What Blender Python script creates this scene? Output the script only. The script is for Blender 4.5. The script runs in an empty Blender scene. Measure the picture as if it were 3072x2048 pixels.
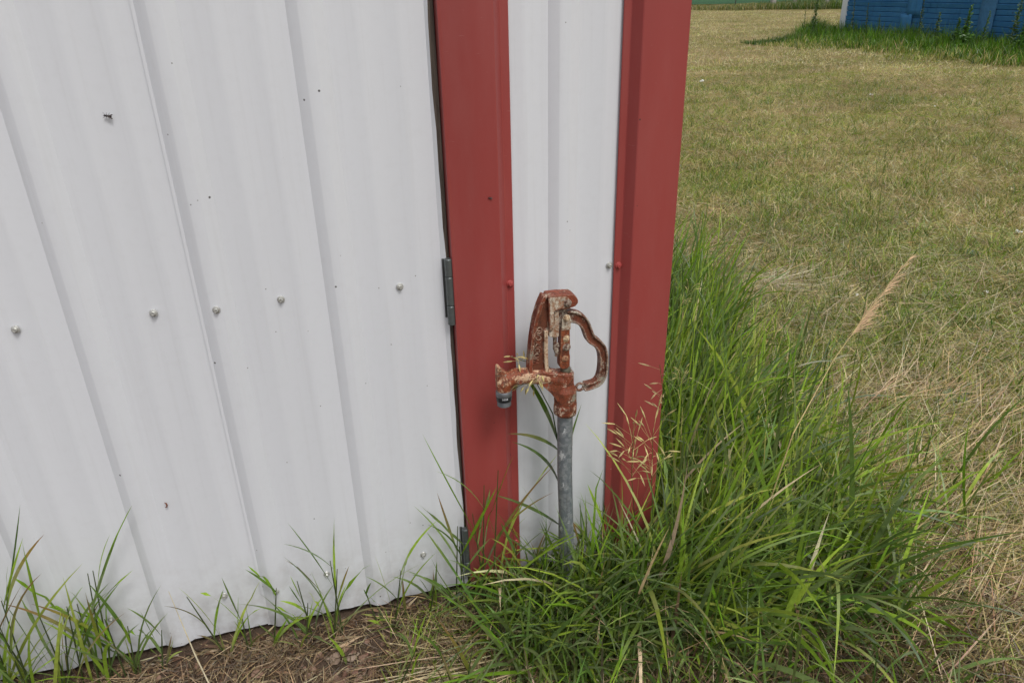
import bpy, bmesh, math, random
import numpy as np
from mathutils import Vector, Matrix

random.seed(7)
rng = np.random.default_rng(11)
scene = bpy.context.scene
COL = scene.collection
R = math.radians

# ------------------------------------------------------------------ camera, sky, sun, exposure
F_PX = 2235.0                                   # focal length for a 3072 px wide frame
CAM = np.array([0.0, -1.3919, 1.3823])
YAW, PITCH, ROLL = R(14.477), R(25.78), R(-1.393)
fwd = np.array([math.sin(YAW)*math.cos(PITCH), math.cos(YAW)*math.cos(PITCH), -math.sin(PITCH)])
rgt0 = np.array([math.cos(YAW), -math.sin(YAW), 0.0])
up0 = np.cross(rgt0, fwd)
RGT = rgt0*math.cos(ROLL) + up0*math.sin(ROLL)
UP = -rgt0*math.sin(ROLL) + up0*math.cos(ROLL)
cam_data = bpy.data.cameras.new('camera')
cam = bpy.data.objects.new('camera', cam_data)
COL.objects.link(cam)
cam_data.sensor_width = 36.0
cam_data.lens = F_PX/3072*36
cam_data.clip_start = 0.02
cam_data.clip_end = 3000
m = Matrix(((RGT[0], UP[0], -fwd[0], CAM[0]), (RGT[1], UP[1], -fwd[1], CAM[1]), (RGT[2], UP[2], -fwd[2], CAM[2]), (0, 0, 0, 1)))
cam.matrix_world = m
scene.camera = cam

SUN_EL = R(57)
SUN_AZ = math.atan2(0.26, -0.9)                 # where the sun stands, measured from +Y towards +X
world = bpy.data.worlds.new('World')
scene.world = world
world.use_nodes = True
wn = world.node_tree
wn.nodes.clear()
w_out = wn.nodes.new('ShaderNodeOutputWorld')
w_bg = wn.nodes.new('ShaderNodeBackground')
w_hsv = wn.nodes.new('ShaderNodeHueSaturation')
w_sky = wn.nodes.new('ShaderNodeTexSky')
w_sky.sky_type = 'NISHITA'
w_sky.sun_disc = False
w_sky.sun_elevation = SUN_EL
w_sky.sun_rotation = SUN_AZ
w_sky.air_density = 1.2
w_sky.dust_density = 4.0
w_sky.ozone_density = 1.0
w_hsv.inputs['Saturation'].default_value = 0.28  # a pale overcast sky
w_bg.inputs['Strength'].default_value = 0.115
wn.links.new(w_sky.outputs[0], w_hsv.inputs['Color'])
wn.links.new(w_hsv.outputs[0], w_bg.inputs['Color'])
wn.links.new(w_bg.outputs[0], w_out.inputs[0])

sun_data = bpy.data.lights.new('sun', 'SUN')
sun_data.energy = 1.3
sun_data.angle = R(15)
sun_data.color = (1.0, 0.975, 0.94)
sun = bpy.data.objects.new('sun', sun_data)
COL.objects.link(sun)
sd = Vector((math.sin(SUN_AZ)*math.cos(SUN_EL), math.cos(SUN_AZ)*math.cos(SUN_EL), math.sin(SUN_EL)))
sun.rotation_euler = sd.to_track_quat('Z', 'Y').to_euler()
sun.location = (3, -6, 8)

scene.view_settings.view_transform = 'Standard'
scene.view_settings.look = 'None'
scene.view_settings.exposure = 0.14
scene.view_settings.gamma = 1.0
scene.view_settings.use_curve_mapping = False
scene.render.engine = 'CYCLES'

# ------------------------------------------------------------------ helpers
def tag(o, label=None, cat=None, group=None, kind=None):
    if label: o['label'] = label
    if cat: o['category'] = cat
    if group: o['group'] = group
    if kind: o['kind'] = kind
    return o

def empty(name, loc=(0, 0, 0)):
    o = bpy.data.objects.new(name, None)
    o.empty_display_size = 0.1
    o.location = loc
    COL.objects.link(o)
    return o

class MB:
    """collects shapes for ONE mesh object"""
    def __init__(self): self.v = []; self.f = []; self.mi = []
    def add(self, v, f, mi=0):
        b = len(self.v)
        self.v += [tuple(map(float, p)) for p in v]
        self.f += [tuple(b+i for i in q) for q in f]
        self.mi += [mi]*len(f)
        return self
    def box(self, x0, x1, y0, y1, z0, z1, mi=0):
        v = [(x, y, z) for z in (z0, z1) for y in (y0, y1) for x in (x0, x1)]
        return self.add(v, [(0, 2, 3, 1), (4, 5, 7, 6), (0, 1, 5, 4), (1, 3, 7, 5), (3, 2, 6, 7), (2, 0, 4, 6)], mi)
    def prism(self, poly, y0, y1, mi=0):          # poly in (x, z), extruded along y
        n = len(poly)
        v = [(x, y0, z) for x, z in poly] + [(x, y1, z) for x, z in poly]
        f = [tuple(range(n)), tuple(range(2*n-1, n-1, -1))] + [(i, n+i, n+(i+1) % n, (i+1) % n) for i in range(n)]
        return self.add(v, f, mi)
    def strip(self, path, w, y0, y1, mi=0):       # a mitred bar along a path in (x, z)
        P = [Vector((p[0], p[1])) for p in path]
        L = []; Rr = []
        for i, p in enumerate(P):
            a = P[max(i-1, 0)]; b = P[min(i+1, len(P)-1)]
            t = (b-a).normalized(); nrm = Vector((-t.y, t.x))
            ww = w[i] if isinstance(w, (list, tuple)) else w
            L.append(p+nrm*ww/2); Rr.append(p-nrm*ww/2)
        poly = [(q.x, q.y) for q in L] + [(q.x, q.y) for q in reversed(Rr)]
        return self.prism(poly, y0, y1, mi)
    def tube(self, path, rad, n=12, mi=0, cap=True):
        P = [Vector(p) for p in path]
        rings = []
        ref = Vector((0.13, 1, 0.07)).normalized()
        v = []; f = []
        for i, p in enumerate(P):
            t = (P[min(i+1, len(P)-1)]-P[max(i-1, 0)]).normalized()
            a = t.cross(ref)
            if a.length < 1e-4: a = t.cross(Vector((1, 0, 0)))
            a.normalize(); b = t.cross(a)
            r = rad[i] if isinstance(rad, (list, tuple)) else rad
            for k in range(n):
                c = 2*math.pi*k/n
                v.append(p+(a*math.cos(c)+b*math.sin(c))*r)
        for i in range(len(P)-1):
            for k in range(n):
                f.append((i*n+k, i*n+(k+1) % n, (i+1)*n+(k+1) % n, (i+1)*n+k))
        if cap:
            f.append(tuple(range(n-1, -1, -1))); f.append(tuple((len(P)-1)*n+k for k in range(n)))
        return self.add(v, f, mi)
    def lathe(self, prof, center, n=24, axis='z', mi=0):   # prof: (r, h)
        cx, cy, cz = center
        v = []; f = []
        for r, h in prof:
            for k in range(n):
                c = 2*math.pi*k/n
                if axis == 'z': v.append((cx+r*math.cos(c), cy+r*math.sin(c), cz+h))
                else: v.append((cx+r*math.cos(c), cy-h, cz+r*math.sin(c)))
        for i in range(len(prof)-1):
            for k in range(n):
                f.append((i*n+k, i*n+(k+1) % n, (i+1)*n+(k+1) % n, (i+1)*n+k))
        f.append(tuple(range(n-1, -1, -1))); f.append(tuple((len(prof)-1)*n+k for k in range(n)))
        return self.add(v, f, mi)
    def ball(self, c, r, sub=1, mi=0):
        bm = bmesh.new(); bmesh.ops.create_icosphere(bm, subdivisions=sub, radius=1.0)
        rr = r if isinstance(r, (list, tuple)) else (r, r, r)
        v = [(c[0]+p.co.x*rr[0], c[1]+p.co.y*rr[1], c[2]+p.co.z*rr[2]) for p in bm.verts]
        f = [tuple(q.index for q in fc.verts) for fc in bm.faces]
        bm.free()
        return self.add(v, f, mi)
    def mesh(self, name, mats, smooth=None):
        me = bpy.data.meshes.new(name)
        me.from_pydata(self.v, [], self.f)
        bm = bmesh.new(); bm.from_mesh(me); bmesh.ops.recalc_face_normals(bm, faces=bm.faces); bm.to_mesh(me); bm.free()
        for mt in (mats if isinstance(mats, (list, tuple)) else [mats]): me.materials.append(mt)
        if any(self.mi): me.polygons.foreach_set('material_index', self.mi)
        if smooth is not None:
            me.polygons.foreach_set('use_smooth', [True]*len(me.polygons))
            try: me.set_sharp_from_angle(angle=R(smooth))
            except Exception: pass
        return me
    def build(self, name, mats, parent=None, smooth=None, loc=None):
        o = bpy.data.objects.new(name, self.mesh(name, mats, smooth))
        COL.objects.link(o)
        if parent is not None:
            o.parent = parent
            if loc is None:                        # built in world coordinates
                wl = world_loc(parent)
                o.data.transform(Matrix.Translation(-wl))
        if loc is not None: o.location = loc
        return o

def world_loc(o):
    p = Vector((0, 0, 0))
    while o is not None:
        p += o.location; o = o.parent
    return p

def link_copy(src, parent, loc, rot=None):
    o = src.copy(); COL.objects.link(o); o.parent = parent; o.location = loc
    if rot is not None: o.rotation_euler = rot
    return o

def bevel(o, w, seg=2, ang=35):
    b = o.modifiers.new('bevel', 'BEVEL'); b.width = w; b.segments = seg; b.limit_method = 'ANGLE'; b.angle_limit = R(ang)
    return o

# ------------------------------------------------------------------ materials
class Mat:
    def __init__(self, name):
        self.m = bpy.data.materials.new(name); self.m.use_nodes = True
        self.nt = self.m.node_tree; self.n = self.nt.nodes; self.n.clear()
        self.out = self.n.new('ShaderNodeOutputMaterial')
        self.p = self.n.new('ShaderNodeBsdfPrincipled')
        self.link(self.p.outputs[0], self.out.inputs[0])
        self.tc = self.n.new('ShaderNodeTexCoord')
        self.co = self.tc.outputs['Object']
    def link(self, a, b): self.nt.links.new(a, b)
    def coords(self, scale=(1, 1, 1)):
        mp = self.n.new('ShaderNodeMapping'); mp.inputs['Scale'].default_value = scale
        self.link(self.co, mp.inputs[0]); return mp.outputs[0]
    def world_coords(self):
        g = self.n.new('ShaderNodeNewGeometry'); self.co = g.outputs['Position']
    def noise(self, scale, detail=4, rough=0.55, co=None, dist=0.0):
        t = self.n.new('ShaderNodeTexNoise'); t.inputs['Scale'].default_value = scale; t.inputs['Detail'].default_value = detail
        t.inputs['Roughness'].default_value = rough; t.inputs['Distortion'].default_value = dist
        self.link(co if co is not None else self.co, t.inputs['Vector']); return t.outputs['Fac']
    def voro(self, scale, co=None, feature='F1', out='Distance', rand=1.0):
        t = self.n.new('ShaderNodeTexVoronoi'); t.inputs['Scale'].default_value = scale; t.feature = feature
        t.inputs['Randomness'].default_value = rand
        self.link(co if co is not None else self.co, t.inputs['Vector']); return t.outputs[out]
    def ramp(self, fac, stops, interp='LINEAR'):
        r = self.n.new('ShaderNodeValToRGB'); r.color_ramp.interpolation = interp
        el = r.color_ramp.elements
        el[0].position, el[0].color = stops[0][0], self.c4(stops[0][1])
        el[1].position, el[1].color = stops[-1][0], self.c4(stops[-1][1])
        for pos, c in stops[1:-1]:
            e = el.new(pos); e.color = self.c4(c)
        self.link(fac, r.inputs[0]); return r.outputs[0]
    @staticmethod
    def c4(c):
        if isinstance(c, (int, float)): return (c, c, c, 1)
        return (*c, 1) if len(c) == 3 else c
    def mix(self, fac, a, b, mode='MIX'):
        x = self.n.new('ShaderNodeMix'); x.data_type = 'RGBA'; x.blend_type = mode
        for sock, val in ((x.inputs['Factor'], fac), (x.inputs[6], a), (x.inputs[7], b)):
            if hasattr(val, 'links'): self.link(val, sock)
            elif isinstance(val, (int, float)) and sock.type == 'VALUE': sock.default_value = val
            else: sock.default_value = self.c4(val)
        return x.outputs[2]
    def math(self, op, a, b=0.0, clamp=False):
        x = self.n.new('ShaderNodeMath'); x.operation = op; x.use_clamp = clamp
        for sock, val in ((x.inputs[0], a), (x.inputs[1], b)):
            if hasattr(val, 'links'): self.link(val, sock)
            else: sock.default_value = val
        return x.outputs[0]
    def set(self, **kw):
        names = dict(color='Base Color', rough='Roughness', metal='Metallic', spec='Specular IOR Level')
        for k, v in kw.items():
            s = self.p.inputs[names[k]]
            if hasattr(v, 'links'): self.link(v, s)
            elif isinstance(v, (int, float)) and s.type == 'VALUE': s.default_value = v
            else: s.default_value = self.c4(v)
        return self
    def bump(self, h, strength=0.2, dist=0.01, prev=None):
        b = self.n.new('ShaderNodeBump'); b.inputs['Strength'].default_value = strength; b.inputs['Distance'].default_value = dist
        self.link(h, b.inputs['Height'])
        if prev is not None: self.link(prev, b.inputs['Normal'])
        self.link(b.outputs[0], self.p.inputs['Normal']); return b.outputs[0]

def painted_metal(name, col, var=0.05, speck=True, grime=(0.22, 0.19, 0.15), rough=0.42):
    M = Mat(name); M.world_coords()
    st = M.coords((3.0, 3.0, 0.35))
    a = M.noise(1.6, 3, 0.5, st)
    b = M.noise(55, 3, 0.6)
    c1 = tuple(x*(1-var) for x in col); c2 = tuple(min(1, x*(1+var*0.8)) for x in col)
    base = M.mix(M.ramp(a, [(0.3, 0), (0.7, 1)]), c1, c2)
    base = M.mix(M.ramp(b, [(0.5, 0), (0.8, 0.04)]), base, grime)
    # splashed dirt low on the sheet: blotches that thin out with height
    sep = M.n.new('ShaderNodeSeparateXYZ'); M.link(M.co, sep.inputs[0])
    low = M.ramp(sep.outputs['Z'], [(0.03, 1), (0.30, 0)])
    dn = M.ramp(M.noise(23, 5, 0.65), [(0.42, 0), (0.72, 1)])
    base = M.mix(M.math('MULTIPLY', M.math('MULTIPLY', low, dn), 0.42), base, (0.20, 0.15, 0.11))
    # faint run-off streaks
    rs = M.ramp(M.noise(9, 4, 0.6, M.coords((9, 9, 0.25))), [(0.52, 0), (0.75, 1)])
    base = M.mix(M.math('MULTIPLY', rs, 0.06), base, grime)
    if name.startswith('barn'):                     # scuffs, chalking and pale flecks on the red
        ch = M.ramp(M.noise(3.5, 5, 0.7, M.coords((4, 4, 0.8))), [(0.45, 0), (0.75, 1)])
        base = M.mix(M.math('MULTIPLY', ch, 0.06), base, (0.50, 0.30, 0.28))
        sc_ = M.ramp(M.noise(70, 4, 0.7, M.coords((0.6, 0.6, 3.0))), [(0.66, 0), (0.72, 1)])
        base = M.mix(M.math('MULTIPLY', sc_, 0.14), base, (0.55, 0.38, 0.35))
        fd = M.voro(24); fc = M.ramp(M.voro(24, out='Color'), [(0.72, 0), (0.74, 1)])
        base = M.mix(M.math('MULTIPLY', M.math('MULTIPLY', fc, M.ramp(fd, [(0.022, 1), (0.035, 0)])), 0.8), base, (0.60, 0.50, 0.47))
    if speck:
        for sc, thr, amt, dc in ((16, 0.026, 0.9, (0.035, 0.025, 0.02)), (31, 0.03, 0.75, (0.09, 0.07, 0.05)), (7, 0.012, 1.0, (0.02, 0.012, 0.01))):
            d = M.voro(sc); rc = M.voro(sc, out='Color')
            pick = M.ramp(rc, [(0.60, 0), (0.62, 1)])
            spot = M.ramp(d, [(thr, 1), (thr*1.5, 0)])
            base = M.mix(M.math('MULTIPLY', M.math('MULTIPLY', pick, spot), amt), base, dc)
    M.set(color=base, rough=M.mix(M.noise(40, 3), (rough-0.06,)*3, (rough+0.10,)*3), spec=0.45)
    w = M.noise(2.2, 2, 0.5, M.coords((2.2, 2.2, 0.8)))
    n1 = M.bump(w, 0.03, 0.010)
    M.bump(M.noise(160, 2), 0.02, 0.001, n1)
    return M.m

white_metal = painted_metal('white_painted_steel', (0.668, 0.682, 0.718), 0.03)
red_metal = painted_metal('barn_red_painted_steel', (0.285, 0.050, 0.046), 0.13, grime=(0.17, 0.07, 0.06), rough=0.36)

def simple(name, col, rough=0.5, metal=0.0, nscale=30, var=0.25, bumps=0.15, bd=0.003):
    M = Mat(name)
    n = M.noise(nscale, 5, 0.6)
    c = M.mix(n, tuple(x*(1-var) for x in col), tuple(min(1, x*(1+var)) for x in col))
    M.set(color=c, rough=rough, metal=metal)
    if bumps: M.bump(M.noise(nscale*3, 4), bumps, bd)
    return M.m

screw_zinc = simple('pale_zinc_screw', (0.55, 0.55, 0.52), 0.35, 0.55, 200, 0.2, 0.1, 0.0005)
screw_red = simple('red_painted_screw', (0.36, 0.06, 0.055), 0.4, 0.0, 200, 0.2, 0.1, 0.0005)
hinge_steel = simple('dull_grey_hinge_steel', (0.125, 0.14, 0.14), 0.42, 0.5, 120, 0.3, 0.15, 0.0006)
hinge_dark = simple('dark_hinge_leaf', (0.10, 0.105, 0.105), 0.5, 0.4, 120, 0.35, 0.15, 0.0006)
rubber_dark = simple('dark_gap', (0.012, 0.012, 0.012), 0.8)

def wood(name, ca, cb, z=1.0):
    M = Mat(name); M.world_coords()
    g = M.noise(14, 6, 0.65, M.coords((14, 14, 0.5)), 0.4)
    c = M.mix(M.ramp(g, [(0.32, 0), (0.68, 1)]), ca, cb)
    M.set(color=c, rough=0.85, spec=0.2)
    M.bump(g, 0.6, 0.004)
    return M.m
old_wood = wood('weathered_door_wood', (0.075, 0.062, 0.052), (0.24, 0.20, 0.165))
fence_wood = wood('silvered_fence_wood', (0.24, 0.22, 0.20), (0.46, 0.44, 0.41))

def rusty(name, paint, chalk_amt=0.5, rust=(0.13, 0.035, 0.012), chalk=(0.50, 0.44, 0.35), lich=0.5, edge=0.75):
    M = Mat(name)
    big = M.noise(34, 6, 0.7, dist=0.3)
    fine = M.noise(210, 6, 0.75)
    grit = M.noise(600, 4, 0.75)
    c = M.mix(M.ramp(M.math('ADD', M.math('MULTIPLY', big, 0.55), M.math('MULTIPLY', fine, 0.45)), [(0.40, 0), (0.60, 1)]), paint, rust)
    c = M.mix(M.ramp(grit, [(0.42, 0), (0.70, 0.55)]), c, (0.33, 0.10, 0.035))
    dark = M.ramp(M.noise(70, 6, 0.75), [(0.50, 0), (0.62, 1)])
    c = M.mix(M.math('MULTIPLY', dark, 0.8), c, (0.055, 0.020, 0.012))
    lm = M.math('ADD', M.math('MULTIPLY', M.noise(38, 4, 0.7), 0.62), M.math('MULTIPLY', M.noise(260, 5, 0.75), 0.38))
    t0 = 0.60-0.16*chalk_amt
    c = M.mix(M.ramp(lm, [(t0, 0), (t0+0.05, 1)]), c, chalk)
    lk = M.math('ADD', M.math('MULTIPLY', M.noise(21, 3, 0.6), 0.6), M.math('MULTIPLY', M.noise(310, 5, 0.75), 0.4))
    t1 = 0.62-0.10*lich
    c = M.mix(M.ramp(lk, [(t1, 0), (t1+0.045, 0.9)]), c, (0.27, 0.26, 0.20))
    gm = M.n.new('ShaderNodeNewGeometry')
    wear = M.math('MULTIPLY', M.ramp(gm.outputs['Pointiness'], [(0.515, 0), (0.56, 1)]), M.ramp(M.noise(190, 5, 0.7), [(0.42, 0), (0.58, 1)]))
    c = M.mix(M.math('MULTIPLY', wear, edge), c, chalk)
    M.set(color=c, rough=M.mix(fine, (0.30,)*3, (0.75,)*3), spec=0.5)
    n1 = M.bump(fine, 0.8, 0.0028)
    M.bump(grit, 0.5, 0.0009, n1)
    return M.m
cast_red = rusty('rusted_red_cast_iron', (0.28, 0.050, 0.022), 0.36, rust=(0.115, 0.032, 0.014), chalk=(0.56, 0.44, 0.33), lich=0.75)
cast_web = rusty('brown_rusted_arm_web', (0.15, 0.040, 0.020), -0.2, rust=(0.085, 0.030, 0.016), lich=0.45, edge=0.0)
cast_rim = rusty('cream_and_rust_rim', (0.40, 0.15, 0.065), 0.75, rust=(0.20, 0.06, 0.025), chalk=(0.60, 0.45, 0.31), lich=0.2)
cast_spout = rusty('flaking_red_spout_iron', (0.34, 0.075, 0.030), 0.74, chalk=(0.60, 0.40, 0.25), lich=0.4)
cast_brown = rusty('brown_rusted_handle_iron', (0.17, 0.040, 0.020), 0.36, rust=(0.085, 0.026, 0.013), lich=0.45)
cast_pale = rusty('cream_worn_bracket_paint', (0.42, 0.28, 0.17), 0.62, rust=(0.26, 0.085, 0.035), chalk=(0.62, 0.56, 0.45), lich=0.1)
link_rust = rusty('orange_rusted_linkage', (0.32, 0.075, 0.024), 0.25, rust=(0.14, 0.030, 0.014), chalk=(0.50, 0.30, 0.17), lich=0.1)
bolt_dark = rusty('dark_rusted_bolt', (0.085, 0.028, 0.018), 0.12, rust=(0.04, 0.016, 0.012), lich=0.1)
bolt_gold = rusty('bright_worn_bolt', (0.40, 0.21, 0.10), 0.8, chalk=(0.66, 0.52, 0.34), lich=0.0)
nut_bronze = simple('greenish_bronze_nut', (0.15, 0.145, 0.105), 0.45, 0.4, 160, 0.35, 0.2, 0.0006)

def galvanised():
    M = Mat('weathered_galvanised_pipe')
    cells = M.voro(140, out='Color')
    c = M.mix(M.ramp(cells, [(0.2, 0), (0.8, 1)]), (0.17, 0.195, 0.215), (0.29, 0.31, 0.325))
    st = M.noise(8, 5, 0.65, M.coords((16, 16, 1.5)))
    c = M.mix(M.ramp(st, [(0.54, 0), (0.68, 0.6)]), c, (0.13, 0.13, 0.14))
    # red paint drips at the top of the pipe, white paint flecks
    sep = M.n.new('ShaderNodeSeparateXYZ'); M.link(M.co, sep.inputs[0])
    top = M.ramp(sep.outputs['Z'], [(0.36, 0), (0.46, 1)])
    side = M.ramp(sep.outputs['X'], [(-0.014, 0), (-0.002, 1)])
    drip = M.ramp(M.noise(30, 4, 0.6, M.coords((4, 4, 0.35))), [(0.40, 0), (0.48, 1)])
    c = M.mix(M.math('MULTIPLY', M.math('MULTIPLY', top, side), drip), c, (0.33, 0.075, 0.03))
    fl = M.math('ADD', M.math('MULTIPLY', M.noise(60, 3, 0.6, M.coords((1, 1, 0.45))), 0.7), M.math('MULTIPLY', M.noise(300, 3), 0.3))
    c = M.mix(M.ramp(fl, [(0.60, 0), (0.63, 1)]), c, (0.62, 0.64, 0.66))
    M.set(color=c, rough=0.5, metal=0.35)
    M.bump(M.noise(90, 4), 0.25, 0.001)
    return M.m
galv = galvanised()
nozzle_grey = simple('grey_zinc_nozzle', (0.16, 0.165, 0.175), 0.42, 0.5, 150, 0.3, 0.2, 0.0006)
nozzle_black = simple('black_nozzle_band', (0.016, 0.017, 0.02), 0.35, 0.0, 150, 0.3, 0.15, 0.0006)
label_white = simple('white_print', (0.72, 0.73, 0.76), 0.6, 0.0, 300, 0.1, 0)

def leaf_material():
    M = Mat('grass_leaf')
    M.n.remove(M.p)
    at = M.n.new('ShaderNodeAttribute'); at.attribute_name = 'Col'
    vein = M.ramp(M.noise(60, 3, 0.6), [(0.3, 0.78), (0.7, 1.18)])
    c = M.mix(1.0, at.outputs['Color'], vein, 'MULTIPLY')
    d = M.n.new('ShaderNodeBsdfDiffuse'); t = M.n.new('ShaderNodeBsdfTranslucent'); g = M.n.new('ShaderNodeBsdfGlossy')
    g.inputs['Roughness'].default_value = 0.42
    M.link(c, d.inputs[0]); M.link(M.mix(1.0, c, (1.15, 1.25, 0.7), 'MULTIPLY'), t.inputs[0])
    m1 = M.n.new('ShaderNodeMixShader'); m1.inputs[0].default_value = 0.25
    M.link(d.outputs[0], m1.inputs[1]); M.link(t.outputs[0], m1.inputs[2])
    fr = M.n.new('ShaderNodeFresnel'); fr.inputs[0].default_value = 1.33
    m2 = M.n.new('ShaderNodeMixShader'); M.link(M.math('MULTIPLY', fr.outputs[0], 0.28), m2.inputs[0])
    M.link(m1.outputs[0], m2.inputs[1]); M.link(g.outputs[0], m2.inputs[2])
    M.link(m2.outputs[0], M.out.inputs[0])
    return M.m
leaf_mat = leaf_material()

def ground_material():
    M = Mat('ground_cover'); M.world_coords()
    big = M.noise(0.55, 4, 0.6); mid = M.noise(3.2, 5, 0.65); fine = M.noise(45, 6, 0.7)
    hay = M.mix(fine, (0.24, 0.175, 0.08), (0.46, 0.36, 0.18))
    grn = M.mix(fine, (0.12, 0.125, 0.03), (0.25, 0.245, 0.075))
    lawn = M.mix(M.ramp(M.math('ADD', M.math('MULTIPLY', big, 0.5), M.math('MULTIPLY', mid, 0.5)), [(0.40, 0), (0.60, 1)]), hay, grn)
    # mower swaths, running away from the shed
    soil = M.mix(M.noise(60, 6, 0.7), (0.060, 0.042, 0.031), (0.145, 0.102, 0.074))
    sep = M.n.new('ShaderNodeSeparateXYZ'); M.link(M.co, sep.inputs[0])
    ex = M.ramp(M.math('MULTIPLY', M.math('ADD', sep.outputs['X'], M.math('MULTIPLY', M.math('SUBTRACT', mid, 0.5), 1.0)), 0.5), [(0.55, 1), (0.75, 0)])
    ex = M.math('MINIMUM', ex, 1.0)
    ey = M.math('LESS_THAN', sep.outputs['Y'], 0.8)
    bare = M.math('MULTIPLY', ex, ey)
    damp = M.mix(0.5, soil, (0.075, 0.05, 0.032))
    c = M.mix(bare, M.mix(M.ramp(mid, [(0.35, 0.35), (0.65, 0.0)]), lawn, damp), soil)
    M.set(color=c, rough=0.95, spec=0.1)
    n1 = M.bump(M.noise(26, 6, 0.65), 0.7, 0.02)
    M.bump(M.noise(190, 5, 0.7), 0.8, 0.006, n1)
    return M.m
ground_mat = ground_material()

def crop_material():
    M = Mat('young_crop'); M.world_coords()
    n = M.noise(0.9, 4, 0.6); f = M.noise(14, 5, 0.7)
    c = M.mix(n, (0.045, 0.125, 0.065), (0.07, 0.165, 0.085))
    c = M.mix(M.ramp(f, [(0.4, 0), (0.7, 0.5)]), c, (0.10, 0.18, 0.08))
    M.set(color=c, rough=0.9, spec=0.1); M.bump(f, 0.8, 0.15)
    return M.m
crop_mat = crop_material()

def stone_material():
    M = Mat('pinkish_field_stone')
    oi = M.n.new('ShaderNodeObjectInfo')
    n = M.noise(90, 5, 0.65)
    c = M.ramp(oi.outputs['Random'], [(0.0, (0.235, 0.115, 0.085)), (0.35, (0.30, 0.175, 0.13)), (0.75, (0.34, 0.22, 0.16)), (0.96, (0.40, 0.32, 0.25))])
    c = M.mix(M.ramp(n, [(0.3, 0.45), (0.7, 0)]), c, (0.10, 0.07, 0.05))
    M.set(color=c, rough=0.85, spec=0.25); M.bump(n, 0.4, 0.003)
    return M.m
stone_mat = stone_material()

def blue_material():
    M = Mat('faded_blue_asphalt_siding'); M.world_coords()
    a = M.noise(1.3, 5, 0.65); b = M.noise(9, 6, 0.7, M.coords((1, 1, 3)))
    c = M.mix(M.ramp(a, [(0.3, 0), (0.7, 1)]), (0.034, 0.170, 0.390), (0.070, 0.250, 0.500))
    c = M.mix(M.ramp(b, [(0.5, 0), (0.75, 0.6)]), c, (0.110, 0.270, 0.460))
    c = M.mix(M.ramp(M.noise(6.5, 6, 0.75), [(0.65, 0), (0.72, 0.75)]), c, (0.075, 0.055, 0.05))
    c = M.mix(M.ramp(M.noise(5, 5, 0.7, M.coords((3, 3, 0.5))), [(0.55, 0), (0.8, 0.6)]), c, (0.012, 0.035, 0.08))
    M.set(color=c, rough=0.8, spec=0.25); M.bump(M.noise(24, 5, 0.7), 0.6, 0.015)
    return M.m
blue_mat = blue_material()
blue_patch = simple('dusty_blue_patch', (0.065, 0.205, 0.400), 0.8, 0, 12, 0.35, 0.5, 0.02)
white_board = simple('white_painted_board', (0.82, 0.84, 0.88), 0.6, 0, 12, 0.06, 0.15, 0.004)
roof_mat = simple('grey_roof', (0.20, 0.20, 0.20), 0.7, 0, 10, 0.2, 0.3, 0.01)
fly_dark = simple('dark_fly_body', (0.018, 0.012, 0.012), 0.35, 0, 300, 0.3, 0.1, 0.0003)
fly_wing = simple('smoky_wing', (0.10, 0.085, 0.085), 0.3, 0, 300, 0.3, 0)
larva_mat = simple('rusty_brown_larva', (0.16, 0.05, 0.02), 0.45, 0, 300, 0.3, 0.1, 0.0003)
fluff_mat = simple('white_fluff', (0.74, 0.73, 0.70), 0.9, 0, 90, 0.12, 0.3, 0.002)
post_steel = simple('dark_steel_post', (0.045, 0.042, 0.04), 0.6, 0.2, 60, 0.3, 0.1)
seed_mat = leaf_mat

# ------------------------------------------------------------------ ground
_fr = [(rng.uniform(-1, 1, 2)*s, rng.uniform(0, 6.28), a) for s, a in ((1.2, .012), (1.7, .010), (3.0, .008), (5.0, .006), (9.0, .004), (14., .0035), (22., .003), (33., .0025))]
def gh(x, y):
    x = np.asarray(x, float); y = np.asarray(y, float)
    h = np.zeros(np.broadcast(x, y).shape)
    for k, ph, a in _fr: h = h + a*np.sin(k[0]*x+k[1]*y+ph)
    near = np.clip((np.hypot(x, y)-0.0)/6.0, 0.35, 1.0)
    rise = 0.035*np.clip((x-0.25)/0.9, 0, 1)
    bank = 0.030*np.clip((y+0.15)/0.13, 0, 1)*np.clip((0.75-x)/0.3, 0, 1)*(y < 5)
    return h*near + rise + bank - 0.004

def patchf(x, y, seed, f0):
    g = np.random.default_rng(seed)
    s = np.zeros(np.shape(x))
    for i in range(7):
        k = g.normal(0, f0*(1+0.35*i), 2); s = s+np.sin(k[0]*x+k[1]*y+g.uniform(0, 6.28))/(1+0.25*i)
    return s/2.6

def axis(a):
    return np.unique(np.round(np.concatenate(a), 4))
gx = axis([np.arange(-1.2, 2.6, 0.03), np.arange(-6, 30, 0.5), np.arange(-60, 90, 10), np.array([-700, -300, -120, 150, 300, 700.])])
gy = axis([np.arange(-1.2, 2.2, 0.03), np.arange(-6, 45, 0.5), np.arange(-60, 120, 10), np.array([-700, -300, -120, 150, 300, 900.])])
X, Y = np.meshgrid(gx, gy)
Z = gh(X, Y)
nx, ny = len(gx), len(gy)

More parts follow.
